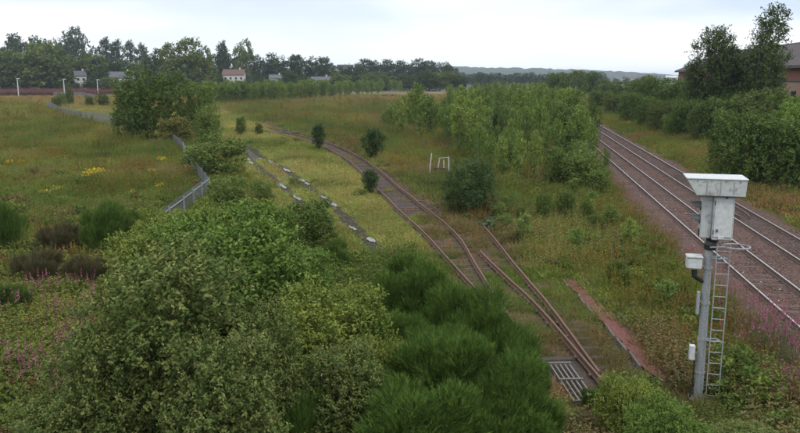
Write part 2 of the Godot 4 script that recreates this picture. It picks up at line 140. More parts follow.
func scatter(called: String, m: Mesh, mat: Material, xf: Array, cols: Array, label: String, category: String) -> void:
	var mm := MultiMesh.new()
	mm.transform_format = MultiMesh.TRANSFORM_3D
	mm.use_colors = true
	mm.mesh = m
	mm.instance_count = xf.size()
	for i in xf.size():
		mm.set_instance_transform(i, xf[i])
		mm.set_instance_color(i, cols[i])
	var o := MultiMeshInstance3D.new()
	o.name = numbered(called)
	o.multimesh = mm
	o.material_override = mat
	add_child(o)
	tag(o, label, category, "", "stuff")

# ---------------------------------------------------------------- materials
func noise_tex(freq: float, kind: int, ramp: Array, size := 512, sd := 1, octaves := 4) -> NoiseTexture2D:
	var n := FastNoiseLite.new()
	n.noise_type = kind
	n.frequency = freq
	n.seed = sd
	n.fractal_octaves = octaves
	if kind == FastNoiseLite.TYPE_CELLULAR:
		n.cellular_return_type = FastNoiseLite.RETURN_CELL_VALUE
		n.fractal_type = FastNoiseLite.FRACTAL_NONE
	var t := NoiseTexture2D.new()
	t.width = size
	t.height = size
	t.seamless = true
	t.noise = n
	var g := Gradient.new()
	var off := PackedFloat32Array()
	var cc := PackedColorArray()
	for r in ramp:
		off.append(r[0])
		cc.append(r[1])
	g.offsets = off
	g.colors = cc
	t.color_ramp = g
	return t

func grey(a: float, b: float) -> Array:
	return [[0.0, Color(a, a, a)], [1.0, Color(b, b, b)]]

func lin(r: float, g: float, b: float) -> Color:
	return Color(r, g, b).linear_to_srgb()

func foliage(backlight := 0.35) -> StandardMaterial3D:
	var m := StandardMaterial3D.new()
	m.vertex_color_use_as_albedo = true
	m.roughness = 0.75
	m.metallic_specular = 0.2
	m.cull_mode = BaseMaterial3D.CULL_DISABLED
	m.backlight_enabled = true
	m.backlight = Color(backlight, backlight, backlight * 0.7).linear_to_srgb()
	return m

func plain(c: Color, rough := 0.8, metal := 0.0) -> StandardMaterial3D:
	var m := StandardMaterial3D.new()
	m.albedo_color = c
	m.roughness = rough
	m.metallic = metal
	return m

func textured(c: Color, tex: Texture2D, scale: float, rough := 0.85, bump: Texture2D = null, relief := 0.0, world := true) -> StandardMaterial3D:
	var m := plain(c, rough)
	m.albedo_texture = tex
	m.uv1_triplanar = true
	m.uv1_world_triplanar = world
	m.uv1_scale = Vector3(scale, scale, scale)
	if bump:
		m.heightmap_enabled = true
		m.heightmap_texture = bump
		m.heightmap_scale = relief
	return m

func make_materials() -> void:
	var SX := FastNoiseLite.TYPE_SIMPLEX_SMOOTH
	var mottle := noise_tex(0.02, SX, grey(0.62, 1.0), 512, 3, 5)
	var fine := noise_tex(0.09, SX, grey(0.45, 1.0), 512, 5, 4)
	var grit := noise_tex(0.05, FastNoiseLite.TYPE_CELLULAR, [[0.0, Color(0.38, 0.36, 0.36)], [0.3, Color(0.72, 0.66, 0.64)], [0.7, Color(0.85, 0.78, 0.75)], [1.0, Color(1, 0.98, 0.96)]], 1024, 7)
	var gritbump := noise_tex(0.05, FastNoiseLite.TYPE_CELLULAR, grey(0.0, 1.0), 1024, 7)
	M.leaf = foliage(0.4)
	M.grass = foliage(0.5)
	M.broom = foliage(0.25)
	M.bark = textured(lin(0.10, 0.085, 0.065), fine, 1.5)
	M.birch_bark = textured(lin(0.42, 0.40, 0.36), noise_tex(0.03, SX, [[0.0, Color(0.25, 0.22, 0.2)], [0.45, Color(0.9, 0.88, 0.86)], [1.0, Color(1, 1, 1)]], 256, 9), 1.2)
	var g := textured(Color(1, 1, 1), fine, 0.35, 0.95, fine, 6.0)
	g.vertex_color_use_as_albedo = true
	M.ground = g
	var b := textured(Color(1, 1, 1), grit, 0.9, 0.92, gritbump, 3.0)
	b.vertex_color_use_as_albedo = true
	M.ballast = b
	var st := plain(Color(1, 1, 1), 0.9)
	st.vertex_color_use_as_albedo = true
	M.stone = st
	M.rust = textured(lin(0.165, 0.108, 0.08), noise_tex(0.04, SX, [[0.0, Color(0.5, 0.42, 0.38)], [0.5, Color(0.9, 0.82, 0.76)], [1.0, Color(1, 1, 1)]], 256, 11), 2.0, 0.9)
	M.rail = textured(lin(0.15, 0.095, 0.07), mottle, 2.0, 0.8)
	M.rail_head = plain(lin(0.46, 0.43, 0.42), 0.42, 0.9)
	M.sleeper = textured(lin(0.085, 0.056, 0.05), fine, 1.3, 0.95)
	M.concrete_sleeper = textured(lin(0.125, 0.085, 0.074), mottle, 1.3, 0.95)
	M.asphalt = textured(lin(0.075, 0.066, 0.05), mottle, 0.5, 1.0, fine, 2.0)
	M.asphalt.metallic_specular = 0.15
	var w := plain(lin(0.02, 0.022, 0.02), 0.03)
	w.metallic_specular = 1.0
	M.water = w
	M.galv = textured(lin(0.32, 0.34, 0.35), noise_tex(0.03, SX, grey(0.72, 1.0), 256, 13), 2.2, 0.55)
	M.old_steel = textured(lin(0.24, 0.225, 0.21), noise_tex(0.05, SX, grey(0.5, 1.0), 256, 14), 3.0, 0.6)
	M.paint = textured(lin(0.40, 0.42, 0.42), noise_tex(0.012, SX, [[0.0, Color(0.6, 0.58, 0.55)], [0.38, Color(0.92, 0.92, 0.91)], [1.0, Color(1, 1, 1)]], 512, 15, 6), 0.9, 0.5)
	M.paint_white = textured(lin(0.52, 0.54, 0.54), noise_tex(0.02, SX, grey(0.82, 1.0), 256, 17), 1.4, 0.5)
	M.black = plain(lin(0.012, 0.012, 0.013), 0.5)
	M.dark_metal = plain(lin(0.07, 0.075, 0.08), 0.5)
	M.lens = plain(lin(0.02, 0.02, 0.025), 0.06)
	M.white_post = textured(lin(0.62, 0.60, 0.57), fine, 2.0, 0.7)
	M.timber = textured(lin(0.09, 0.075, 0.062), fine, 2.0, 0.95)
	M.palisade = textured(lin(0.27, 0.285, 0.30), noise_tex(0.03, SX, grey(0.7, 1.0), 256, 19), 1.0, 0.6)
	M.red_gravel = textured(lin(0.23, 0.095, 0.072), grit, 1.1, 0.95, gritbump, 2.0)
	M.concrete = textured(lin(0.16, 0.145, 0.125), mottle, 1.0, 0.95)
	M.brick = textured(lin(0.26, 0.10, 0.065), noise_tex(0.05, SX, grey(0.7, 1.0), 512, 21), 0.6, 0.9)
	M.buff = textured(lin(0.36, 0.235, 0.155), noise_tex(0.05, SX, grey(0.75, 1.0), 512, 23), 0.6, 0.9)
	M.tiles = textured(lin(0.075, 0.052, 0.052), noise_tex(0.06, SX, grey(0.65, 1.0), 512, 25), 0.7, 0.8)
	M.trim = plain(lin(0.045, 0.03, 0.028), 0.6)
	M.glass = plain(lin(0.03, 0.035, 0.04), 0.05)
	M.render = textured(lin(0.70, 0.69, 0.65), mottle, 0.2, 0.9)
	M.roof_brown = textured(lin(0.17, 0.095, 0.08), mottle, 0.5, 0.9)
	M.roof_grey = textured(lin(0.13, 0.13, 0.14), mottle, 0.5, 0.9)
	M.hill = textured(lin(0.045, 0.065, 0.03), mottle, 0.02, 1.0)
	M.petal = plain(Color(1, 1, 1), 0.8)

# ---------------------------------------------------------------- lie of the land
func rail_x(z: float) -> float:      # the main line's nearest rail
	return 8.795 - 0.1495 * z

func bed_x(z: float) -> float:       # middle of the disused track
	if z > -40.0: return lerpf(1.75, 3.9, clampf((z + 40.0) / 16.0, 0.0, 1.0))
	if z > -88.0: return 1.75 - 10.1 * pow((-40.0 - z) / 48.0, 1.22)
	return -8.35 - (-88.0 - z) * 0.36

func fence_x(z: float) -> float:
	if z > -38.6: return -11.4 + (z + 38.6) * 0.1
	if z > -46.6: return lerpf(-11.4, -12.1, (-38.6 - z) / 8.0)
	if z > -58.5: return lerpf(-12.1, -16.3, (-46.6 - z) / 11.9)
	if z > -87.5: return lerpf(-16.3, -27.1, (-58.5 - z) / 29.0)
	return -27.1 - (-87.5 - z) * 0.6

func land(x: float, z: float) -> float:
	var u := x - rail_x(z)
	var y := 0.0
	y += smoothstep(8.0, 16.0, u) * 1.1
	if z < -700.0:
		y -= (-700.0 - z) * 0.002
	var off: float = smoothstep(2.5, 6.0, absf(u - 2.0) - 3.0)
	y += n_low.get_noise_2d(x * 1.0, z) * 0.22 * off + n_mid.get_noise_2d(x, z) * 0.08 * off
	return y

# 0 field, 1 yellow strip, 2 mixed weeds, 3 disused bed, 4 main ballast, 5 right verge, 6 near lush bank, 7 wheel strips
func zone(x: float, z: float) -> int:
	var u := x - rail_x(z)
	var wob := n_mid.get_noise_2d(x * 2.0, z * 2.0) * 1.2
	if u > -2.3 + wob * 0.9 and u < 6.6 + wob * 0.6: return 4
	if u >= 6.0: return 5
	if x < fence_x(z) - 0.5:
		return 6 if z > -29.0 + wob * 2.0 else 0
	if z > -130.0 and absf(x - bed_x(z)) < 1.5 + wob * 0.3 and z < -42.0: return 3
	if z > -80.0 and z < -17.0 and x > 1.2 and x < 6.0 and z > -42.0:
		return 3 if n_fine.get_noise_2d(x, z) > 0.05 else 2
	if x < bed_x(z):
		if z > -31.0 - (x + 2.0) * 0.6 and z > -48.0 and x < 0.5: return 6
		if strip_near(x, z) < 0.74 + wob * 0.1: return 7
		if x < -19.4 + (z + 82.0) * 0.3026 and z > -84.0: return 5
		return 1
	if z > -19.5: return 6
	return 2

const STRIP_R = [[-17.5, -86.3], [-13.5, -74.2], [-9.7, -63.6], [-7.1, -55.7], [-4.1, -45.5], [-2.3, -38.6], [-1.2, -34.4], [-0.7, -31.5]]
const STRIP_L = [[-17.2, -82.0], [-16.4, -79.2], [-13.7, -69.8], [-8.5, -54.1], [-6.5, -47.8], [-5.2, -43.0]]

func strip_near(x: float, z: float) -> float:
	var best := 1e9
	for s in [STRIP_R, STRIP_L]:
		for i in s.size() - 1:
			var a := Vector2(s[i][0], s[i][1])
			var b := Vector2(s[i + 1][0], s[i + 1][1])
			best = minf(best, Geometry2D.get_closest_point_to_segment(Vector2(x, z), a, b).distance_to(Vector2(x, z)))
	return best

const RAILS = [
	[[-21.0, -118.0], [-15.0, -105.0], [-8.1, -87.2], [-3.95, -72.7], [-1.45, -60.4], [0.1, -51.3], [1.2, -45.1], [2.35, -39.4]],
	[[-22.0, -116.0], [-16.2, -103.5], [-9.45, -85.9], [-5.3, -71.6], [-2.95, -59.6], [-1.4, -50.6], [-0.35, -44.6], [0.8, -38.9], [1.65, -34.0], [2.55, -28.0], [3.0, -24.7], [3.5, -19.5]],
	[[2.35, -39.4], [2.9, -34.9], [3.15, -30.0], [3.4, -24.7], [3.7, -20.5]],
	[[3.55, -32.8], [4.1, -28.5], [4.62, -24.2], [5.1, -17.8]],
	[[4.3, -38.8], [4.5, -35.0], [4.78, -29.5], [5.02, -24.2], [5.15, -18.6]]]

func rail_near(x: float, z: float) -> float:
	var best := 1e9
	for s in RAILS:
		for i in s.size() - 1:
			if z < s[i][1] - 1.0 or z > s[i + 1][1] + 1.0: continue
			var f: float = clampf((z - s[i][1]) / (s[i + 1][1] - s[i][1]), 0.0, 1.0)
			best = minf(best, absf(x - lerpf(s[i][0], s[i + 1][0], f)))
	return best

func mixc(a: Color, b: Color, t: float) -> Color:
	return a.lerp(b, clampf(t, 0.0, 1.0))

# colour of the plants that grow at a spot (linear)
func sward(zn: int, x: float, z: float) -> Color:
	var a := n_low.get_noise_2d(x * 2.2, z * 1.3) * 1.6
	var b := n_mid.get_noise_2d(x * 1.3 + 50.0, z * 0.8) * 1.6
	var c: Color
	match zn:
		0:
			c = mixc(Color(0.085, 0.128, 0.03), Color(0.148, 0.172, 0.047), 0.5 + a)
			c = mixc(c, Color(0.155, 0.125, 0.06), smoothstep(0.25, 0.85, b) * 0.6)
			c = mixc(c, Color(0.06, 0.085, 0.022), smoothstep(0.25, 0.8, -b) * 0.8)
		1:
			c = mixc(Color(0.14, 0.172, 0.046), Color(0.235, 0.232, 0.08), 0.55 + a)
			c = mixc(c, Color(0.09, 0.115, 0.03), smoothstep(0.3, 0.8, -b) * 0.7)
		2:
			c = mixc(Color(0.072, 0.108, 0.028), Color(0.148, 0.16, 0.047), 0.4 + a)
			c = mixc(c, Color(0.15, 0.105, 0.058), smoothstep(0.15, 0.75, b) * 0.6)
			c = mixc(c, Color(0.10, 0.15, 0.033), smoothstep(0.1, 0.6, -b) * 0.6)
		3:
			c = mixc(Color(0.14, 0.14, 0.045), Color(0.19, 0.14, 0.08), 0.5 + b)
		4:
			c = mixc(Color(0.16, 0.12, 0.06), Color(0.13, 0.15, 0.04), 0.5 + a)
		5:
			c = mixc(Color(0.075, 0.12, 0.025), Color(0.14, 0.16, 0.04), 0.5 + a)
			c = mixc(c, Color(0.18, 0.11, 0.06), smoothstep(0.25, 0.8, b) * 0.7)
		_:
			c = mixc(Color(0.06, 0.095, 0.022), Color(0.14, 0.165, 0.04), 0.5 + a)
			c = mixc(c, Color(0.16, 0.11, 0.06), smoothstep(0.2, 0.8, b) * 0.6)
	return c * 1.2

func earth(zn: int, x: float, z: float) -> Color:
	var r := rail_x(z)
	match zn:
		4: return Color(0.135, 0.082, 0.065)
		3: return Color(0.10, 0.07, 0.054) if z > -42.0 else Color(0.10, 0.062, 0.056)
		7: return Color(0.085, 0.075, 0.05)
	var c := sward(zn, x, z)
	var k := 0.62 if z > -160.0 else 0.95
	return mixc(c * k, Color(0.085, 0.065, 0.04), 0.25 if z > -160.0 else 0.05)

# ---------------------------------------------------------------- foliage builders
func rv(r: RandomNumberGenerator) -> Vector3:
	var v := Vector3(r.randf_range(-1, 1), r.randf_range(-1, 1), r.randf_range(-1, 1))
	return v.normalized() if v.length_squared() > 0.001 else Vector3.UP

# lobes: [centre, radii]. Leaves sit in sprays along short twigs that fill the outer shells of the lobes.
func crown_mesh(r: RandomNumberGenerator, lobes: Array, twigs: int, per: int, L: float, W: float, cols: Array, tl: float, rise := 0.4, shell := 0.5, gaps := 0.1) -> ArrayMesh:
	var mb := MB.new()
	var gn := FastNoiseLite.new()
	gn.seed = r.randi() % 10000
	var size := 0.0
	var cum := []
	for l in lobes:
		size += l[1].x * l[1].y + l[1].x * l[1].z
		cum.append(size)
	gn.frequency = 0.9 / maxf(0.3, lobes[0][1].x)
	for i in twigs:
		var pick := r.randf() * size
		var q := 0
		while cum[q] < pick: q += 1
		var c: Vector3 = lobes[q][0]
		var rad: Vector3 = lobes[q][1]
		var d := rv(r)
		if d.y < -0.3 and r.randf() < 0.6: d.y = -d.y
		var p := c + d * rad * (shell + (1.0 - shell) * sqrt(r.randf()))
		if p.y < 0.05: p.y = 0.05 + r.randf() * 0.3 * rad.y
		if gn.get_noise_3dv(p) < -0.35 + gaps and r.randf() < 0.75: continue
		var td := (d * 0.7 + Vector3(0, rise, 0) + rv(r) * 0.5).normalized()
		var len := tl * r.randf_range(0.6, 1.3)
		var base: Color = cols[r.randi() % cols.size()]
		base = base * r.randf_range(0.78, 1.22)
		for k in per:
			var t := (k + r.randf()) / per
			var lp := p + td * len * (t - 0.35) + rv(r) * L * 0.35
			var ld := (td * 0.45 + rv(r) * 0.9 + Vector3(0, -0.12, 0)).normalized()
			var up := (Vector3(0, 1, 0) + rv(r) * 0.75 + d * 0.35).normalized()
			var sd := ld.cross(up)
			if sd.length_squared() < 0.01: continue
			sd = sd.normalized()
			var sc := r.randf_range(0.7, 1.25)
			var v := r.randf_range(0.86, 1.14)
			mb.leaf(lp, ld * L * sc, sd * W * 0.5 * sc, up * W * 0.12, Color(base.r * v, base.g * v, base.b * v))
	return mb.mesh()

func limbs_mesh(r: RandomNumberGenerator, lobes: Array, r0: float, stems: int, h: float) -> ArrayMesh:
	var mb := MB.new()
	for s in stems:
		var b := Vector3(r.randf_range(-1, 1), 0, r.randf_range(-1, 1)) * r0 * (2.0 if stems > 1 else 0.0)
		b.y = -0.15
		var top := Vector3(r.randf_range(-1, 1) * h * 0.06, h * r.randf_range(0.75, 0.9), r.randf_range(-1, 1) * h * 0.06)
		if stems > 1: top = lobes[s % lobes.size()][0]
		var mid := b.lerp(top, 0.5) + Vector3(r.randf_range(-1, 1), 0, r.randf_range(-1, 1)) * h * 0.03
		mb.tube([b, b.lerp(mid, 0.5), mid, mid.lerp(top, 0.5), top], [r0, r0 * 0.85, r0 * 0.62, r0 * 0.4, r0 * 0.12], 6)
		if stems == 1:
			for l in lobes:
				var c: Vector3 = l[0]
				var at := b.lerp(top, clampf((c.y - l[1].y * 0.7) / h, 0.12, 0.9))
				var e: Vector3 = c + rv(r) * l[1].x * 0.3
				mb.tube([at, at.lerp(e, 0.5) + Vector3(0, -0.02 * h, 0), e], [r0 * 0.35, r0 * 0.22, r0 * 0.06], 5)
		else:
			for k in 3:
				var e: Vector3 = top + rv(r) * lobes[s % lobes.size()][1] * 0.8
				mb.tube([mid, mid.lerp(e, 0.6), e], [r0 * 0.4, r0 * 0.25, r0 * 0.08], 4)
	return mb.mesh()

func fit(lobes: Array, w: float, h: float) -> Array:
	var top := 0.0
	var side := 0.0
	for l in lobes:
		top = maxf(top, l[0].y + l[1].y)
		side = maxf(side, Vector2(l[0].x, l[0].z).length() + l[1].x)
	for l in lobes:
		l[0] *= Vector3(w * 0.5 / side, h / top, w * 0.5 / side)
		l[1] *= Vector3(w * 0.5 / side, h / top, w * 0.5 / side)
	return lobes

func round_lobes(r: RandomNumberGenerator, n: int, w: float, h: float, low: float) -> Array:
	var o := []
	for i in n:
		var t := float(i) / n
		var a := i * 2.4 + r.randf() * 0.9
		var y := lerpf(low, 0.8, t) + r.randf_range(-0.06, 0.06)
		var ring := sqrt(maxf(0.0, 1.0 - pow((y - 0.35) / 0.6, 2.0))) * 0.34 * r.randf_range(0.6, 1.15)
		var q := r.randf_range(0.15, 0.25)
		o.append([Vector3(cos(a) * ring, y, sin(a) * ring), Vector3(q, q * r.randf_range(0.75, 1.0), q)])
	return fit(o, w, h)

func tall_lobes(r: RandomNumberGenerator, n: int, w: float, h: float, low: float, lean := 0.0) -> Array:
	var o := []
	for i in n:
		var t := float(i) / (n - 1)
		var y := lerpf(low, 0.93, t)
		var prof := sin(PI * clampf(pow(1.0 - t, 0.75) * 0.82 + 0.1, 0.0, 1.0))
		var a := i * 2.4 + r.randf()
		var q := lerpf(0.07, 0.17, prof) * r.randf_range(0.8, 1.2)
		var ring := 0.13 * prof * r.randf_range(0.4, 1.2)
		o.append([Vector3(cos(a) * ring + lean * t * t, y, sin(a) * ring), Vector3(q, q * r.randf_range(0.7, 1.1) * 0.7, q)])
	return fit(o, w, h)

func kind_of(sd: int, lobes_kind: String, n: int, w: float, h: float, low: float, twigs: int, per: int, L: float, W: float, cols: Array, tl: float, stems: int, r0: float, bark: Material, rise := 0.4, shell := 0.5, gaps := 0.1, lean := 0.0) -> Dictionary:
	var r := RandomNumberGenerator.new()
	r.seed = sd
	var lb := round_lobes(r, n, w, h, low) if lobes_kind == "round" else tall_lobes(r, n, w, h, low, lean)
	return {"crown": crown_mesh(r, lb, twigs, per, L, W, cols, tl, rise, shell, gaps), "trunk": limbs_mesh(r, lb, r0, stems, h), "w": w, "h": h, "bark": bark, "leaf": M.leaf}

# broom: dense green switches standing in rounded lumps
func broom_mesh(sd: int, w: float, h: float, twigs: int, cols: Array) -> ArrayMesh:
	var r := RandomNumberGenerator.new()
	r.seed = sd
	var mb := MB.new()
	var lobes := []
	for k in 15:
		var la := r.randf() * TAU
		var lq := sqrt(r.randf())
		var q := r.randf_range(0.13, 0.22)
		var top := r.randf_range(0.55, 1.0) * (1.0 - 0.45 * lq * lq)
		lobes.append([Vector3(cos(la) * lq * 0.34, maxf(top - q, 0.15), sin(la) * lq * 0.34), Vector3(q, q * 1.15, q)])
	fit(lobes, w, h)
	for i in twigs:
		var l: Array = lobes[r.randi() % lobes.size()]
		var d := rv(r)
		if d.y < 0.0 and r.randf() < 0.7: d.y = -d.y
		var p: Vector3 = l[0] + d * l[1] * (0.45 + 0.5 * sqrt(r.randf()))
		if r.randf() < 0.2: p.y *= r.randf()
		var td := (Vector3(0, 1.15, 0) + Vector3(d.x, 0, d.z) * 0.75 + rv(r) * 0.35).normalized()
		var len := r.randf_range(0.14, 0.34)
		var c: Color = cols[r.randi() % cols.size()] * r.randf_range(0.72, 1.28)
		for k in 9:
			var st := p + td * len * (k / 9.0 - 0.4) + rv(r) * 0.025
			var en := st + (td + rv(r) * 0.42).normalized() * r.randf_range(0.07, 0.16)
			var sdv := (en - st).cross(rv(r)).normalized() * 0.0055
			var v := r.randf_range(0.85, 1.15)
			mb.col = Color(c.r * v, c.g * v, c.b * v)
			mb.tri(st - sdv, st + sdv, en)
	for l in lobes:
		for k in 10:
			mb.col = Color(0.06, 0.06, 0.03)
			var e: Vector3 = l[0] + rv(r) * l[1] * 0.6
			var b := Vector3(e.x * 0.5, 0, e.z * 0.5)
			var sv := (e - b).cross(rv(r)).normalized() * 0.008
			mb.tri(b - sv, b + sv, e)
	return mb.mesh()

func tuft_mesh(sd: int, radius: float, blades: int, h0: float, h1: float, w: float, lean: float, heads := 0) -> ArrayMesh:
	var r := RandomNumberGenerator.new()
	r.seed = sd
	var mb := MB.new()
	for k in blades:
		var a := r.randf() * TAU
		var q := sqrt(r.randf()) * radius
		var b := Vector3(cos(a) * q, -0.03, sin(a) * q)
		var h := r.randf_range(h0, h1) * (1.0 - 0.35 * q / radius)
		var t := b + Vector3(r.randf_range(-1, 1) * lean, 1, r.randf_range(-1, 1) * lean).normalized() * h
		var s := (t - b).cross(rv(r)).normalized() * w * r.randf_range(0.6, 1.3)
		var v := r.randf_range(0.7, 1.3)
		v *= 0.72
		mb.col = Color(v * r.randf_range(0.92, 1.12), v, v * r.randf_range(0.8, 1.1))
		var m := b.lerp(t, 0.55)
		var tip := t + Vector3(t.x - b.x, -0.1 * h, t.z - b.z) * 0.5
		mb.quad(b - s, b + s, m + s * 0.9, m - s * 0.9)
		mb.tri(m - s * 0.9, m + s * 0.9, tip)
		if k < heads:
			mb.col = Color(1.3, 1.0, 0.8) * v
			mb.leaf(t - Vector3(0, 0.02, 0), (t - b).normalized() * h * 0.32, s * 2.0, Vector3.ZERO, mb.col)
	return mb.mesh()

func herb_mesh(sd: int, radius: float, stems: int, h0: float, h1: float, L: float, W: float, top := Color(0, 0, 0, 0), spire := 0.0, green := Color(0.75, 0.75, 0.75)) -> ArrayMesh:
	var r := RandomNumberGenerator.new()
	r.seed = sd
	var mb := MB.new()
	for k in stems:
		var a := r.randf() * TAU
		var q := sqrt(r.randf()) * radius
		var b := Vector3(cos(a) * q, -0.05, sin(a) * q)
		var h := r.randf_range(h0, h1)
		var t := b + (Vector3.UP + rv(r) * 0.22).normalized() * h
		var s := (t - b).cross(rv(r)).normalized() * 0.006
		mb.col = Color(green.r * 1.15, green.g * 0.8, green.b * 0.8)
		mb.quad(b - s, b + s, t + s * 0.5, t - s * 0.5)
		var n := int(h / 0.055)
		var v := r.randf_range(0.75, 1.25)
		for i in n:
			var f := (i + r.randf()) / n
			var ba := i * 2.4 + r.randf()
			var d := Vector3(cos(ba), r.randf_range(-0.1, 0.6), sin(ba)).normalized()
			var up := (Vector3.UP + rv(r) * 0.5).normalized()
			var sd2 := d.cross(up).normalized()
			var p := b.lerp(t, 0.12 + 0.88 * f)
			var g := r.randf_range(0.85, 1.15) * v
			if top.a > 0.0 and f > 1.0 - spire:
				continue
			var sc := (1.0 - 0.5 * f) * r.randf_range(0.7, 1.2)
			mb.leaf(p, d * L * sc, sd2 * W * 0.5 * sc, up * W * 0.1, Color(green.r * g, green.g * g, green.b * g))
		if top.a > 0.0:
			for i in int(spire * h / 0.02):
				var f := 1.0 - spire * (i * 0.02 / (spire * h))
				var p := b.lerp(t, f)
				var d := rv(r)
				var sd2 := d.cross(Vector3.UP + rv(r)).normalized()
				var sz := lerpf(0.022, 0.05, (1.0 - f) / spire)
				mb.leaf(p, d * sz, sd2 * sz * 0.5, Vector3.ZERO, Color(top.r, top.g, top.b) * r.randf_range(0.75, 1.25))
	return mb.mesh()

func plant_tree(k: Dictionary, called: String, label: String, category: String, group: String, x: float, z: float, h: float, w: float, y := -99.0) -> Node3D:
	var o := thing(called, label, category, Vector3(x, land(x, z) if y < -50.0 else y, z), rng.randf() * TAU, group)
	var sy: float = h / k.h
	var sx: float = clampf(w / k.w, sy * 0.6, sy * 1.6)
	o.scale = Vector3(sx, sy, sx)
	part("trunk", k.trunk, k.bark, o)
	part("crown", k.crown, k.leaf, o)
	return o

# ---------------------------------------------------------------- main
func _ready() -> void:
	rng.seed = 20
	n_low.seed = 4; n_low.frequency = 0.022; n_low.fractal_octaves = 3
	n_mid.seed = 9; n_mid.frequency = 0.075; n_mid.fractal_octaves = 3
	n_fine.seed = 12; n_fine.frequency = 0.35; n_fine.fractal_octaves = 2

	var cam := Camera3D.new()
	cam.name = "camera"
	cam.position = Vector3(0, 7.7, 0)
	cam.rotation_degrees = Vector3(-10.4, 0, 0)
	cam.fov = 31.8
	cam.near = 0.1
	cam.far = 9000.0
	add_child(cam)
	cam.current = true

	var env := Environment.new()
	env.background_mode = Environment.BG_SKY
	var sky := Sky.new()
	sky.sky_material = make_sky()
	env.sky = sky
	env.tonemap_mode = Environment.TONE_MAPPER_LINEAR
	env.tonemap_exposure = 1.2
	env.fog_enabled = true
	env.fog_density = 0.00013
	env.fog_light_color = Color(0.86, 0.92, 1.0)
	env.sdfgi_enabled = true
	env.ssao_enabled = true
	env.ssil_enabled = true
	var we := WorldEnvironment.new()
	we.name = "daylight"
	we.environment = env
	add_child(we)

	var sun := DirectionalLight3D.new()
	sun.name = "sun"
	sun.light_energy = 0.45
	sun.light_angular_distance = 20.0
	sun.light_color = Color(1.0, 0.97, 0.92)
	sun.shadow_enabled = true
	sun.rotation_degrees = Vector3(-52, 35, 0)
	add_child(sun)

	make_materials()
	build_land()
	build_main_line()
	build_yard()
	build_buildings()
	build_fences()
	build_signal()
	build_small_things()
	build_far_trees()
	build_mid_plants()
	build_near_plants()
	build_cover()

func make_sky() -> PanoramaSkyMaterial:
	var w := 1024
	var h := 512
	var im := Image.create_empty(w, h, false, Image.FORMAT_RGBAF)
	var n := FastNoiseLite.new()
	n.seed = 31
	n.frequency = 0.9
	n.fractal_octaves = 5
	var n2 := FastNoiseLite.new()
	n2.seed = 8
	n2.frequency = 0.55
	n2.fractal_octaves = 3
	for j in h:
		var el := (0.5 - (j + 0.5) / h) * PI
		for i in w:
			var az := (i + 0.5) / w * TAU
			var e := maxf(el, 0.0)
			# layers of stratus: stretched along the horizon
			var p := Vector3(cos(az) * 2.2, e * 9.0 / (0.5 + e), sin(az) * 2.2)
			var a := n.get_noise_3dv(p) * 0.9 + n2.get_noise_3dv(p * 0.8) * 0.9
			var west := 0.5 - 0.5 * sin(az - PI)          # the cloud is thinner to the left of the line
			var t := clampf(smoothstep(-0.5, 0.7, a) * 0.55 + smoothstep(0.035, 0.095, e) * (0.12 + 0.88 * west) * (0.75 + a * 0.6) * 0.7, 0.0, 1.0)
			var c := Color(1.02, 1.03, 1.05).lerp(Color(0.55, 0.66, 0.82), t * 0.95) * (1.0 + 0.7 * sin(e))
			c.a = 1.0
			im.set_pixel(i, j, c)
	var m := PanoramaSkyMaterial.new()
	m.panorama = ImageTexture.create_from_image(im)
	return m

func axis(marks: Array) -> PackedFloat32Array:
	var o := PackedFloat32Array()
	for k in marks.size() - 1:
		var a: float = marks[k][0]
		var b: float = marks[k + 1][0]
		var n := maxi(1, int(absf(b - a) / marks[k][1]))
		for i in n:
			o.append(lerpf(a, b, float(i) / n))
	o.append(marks[-1][0])
	return o

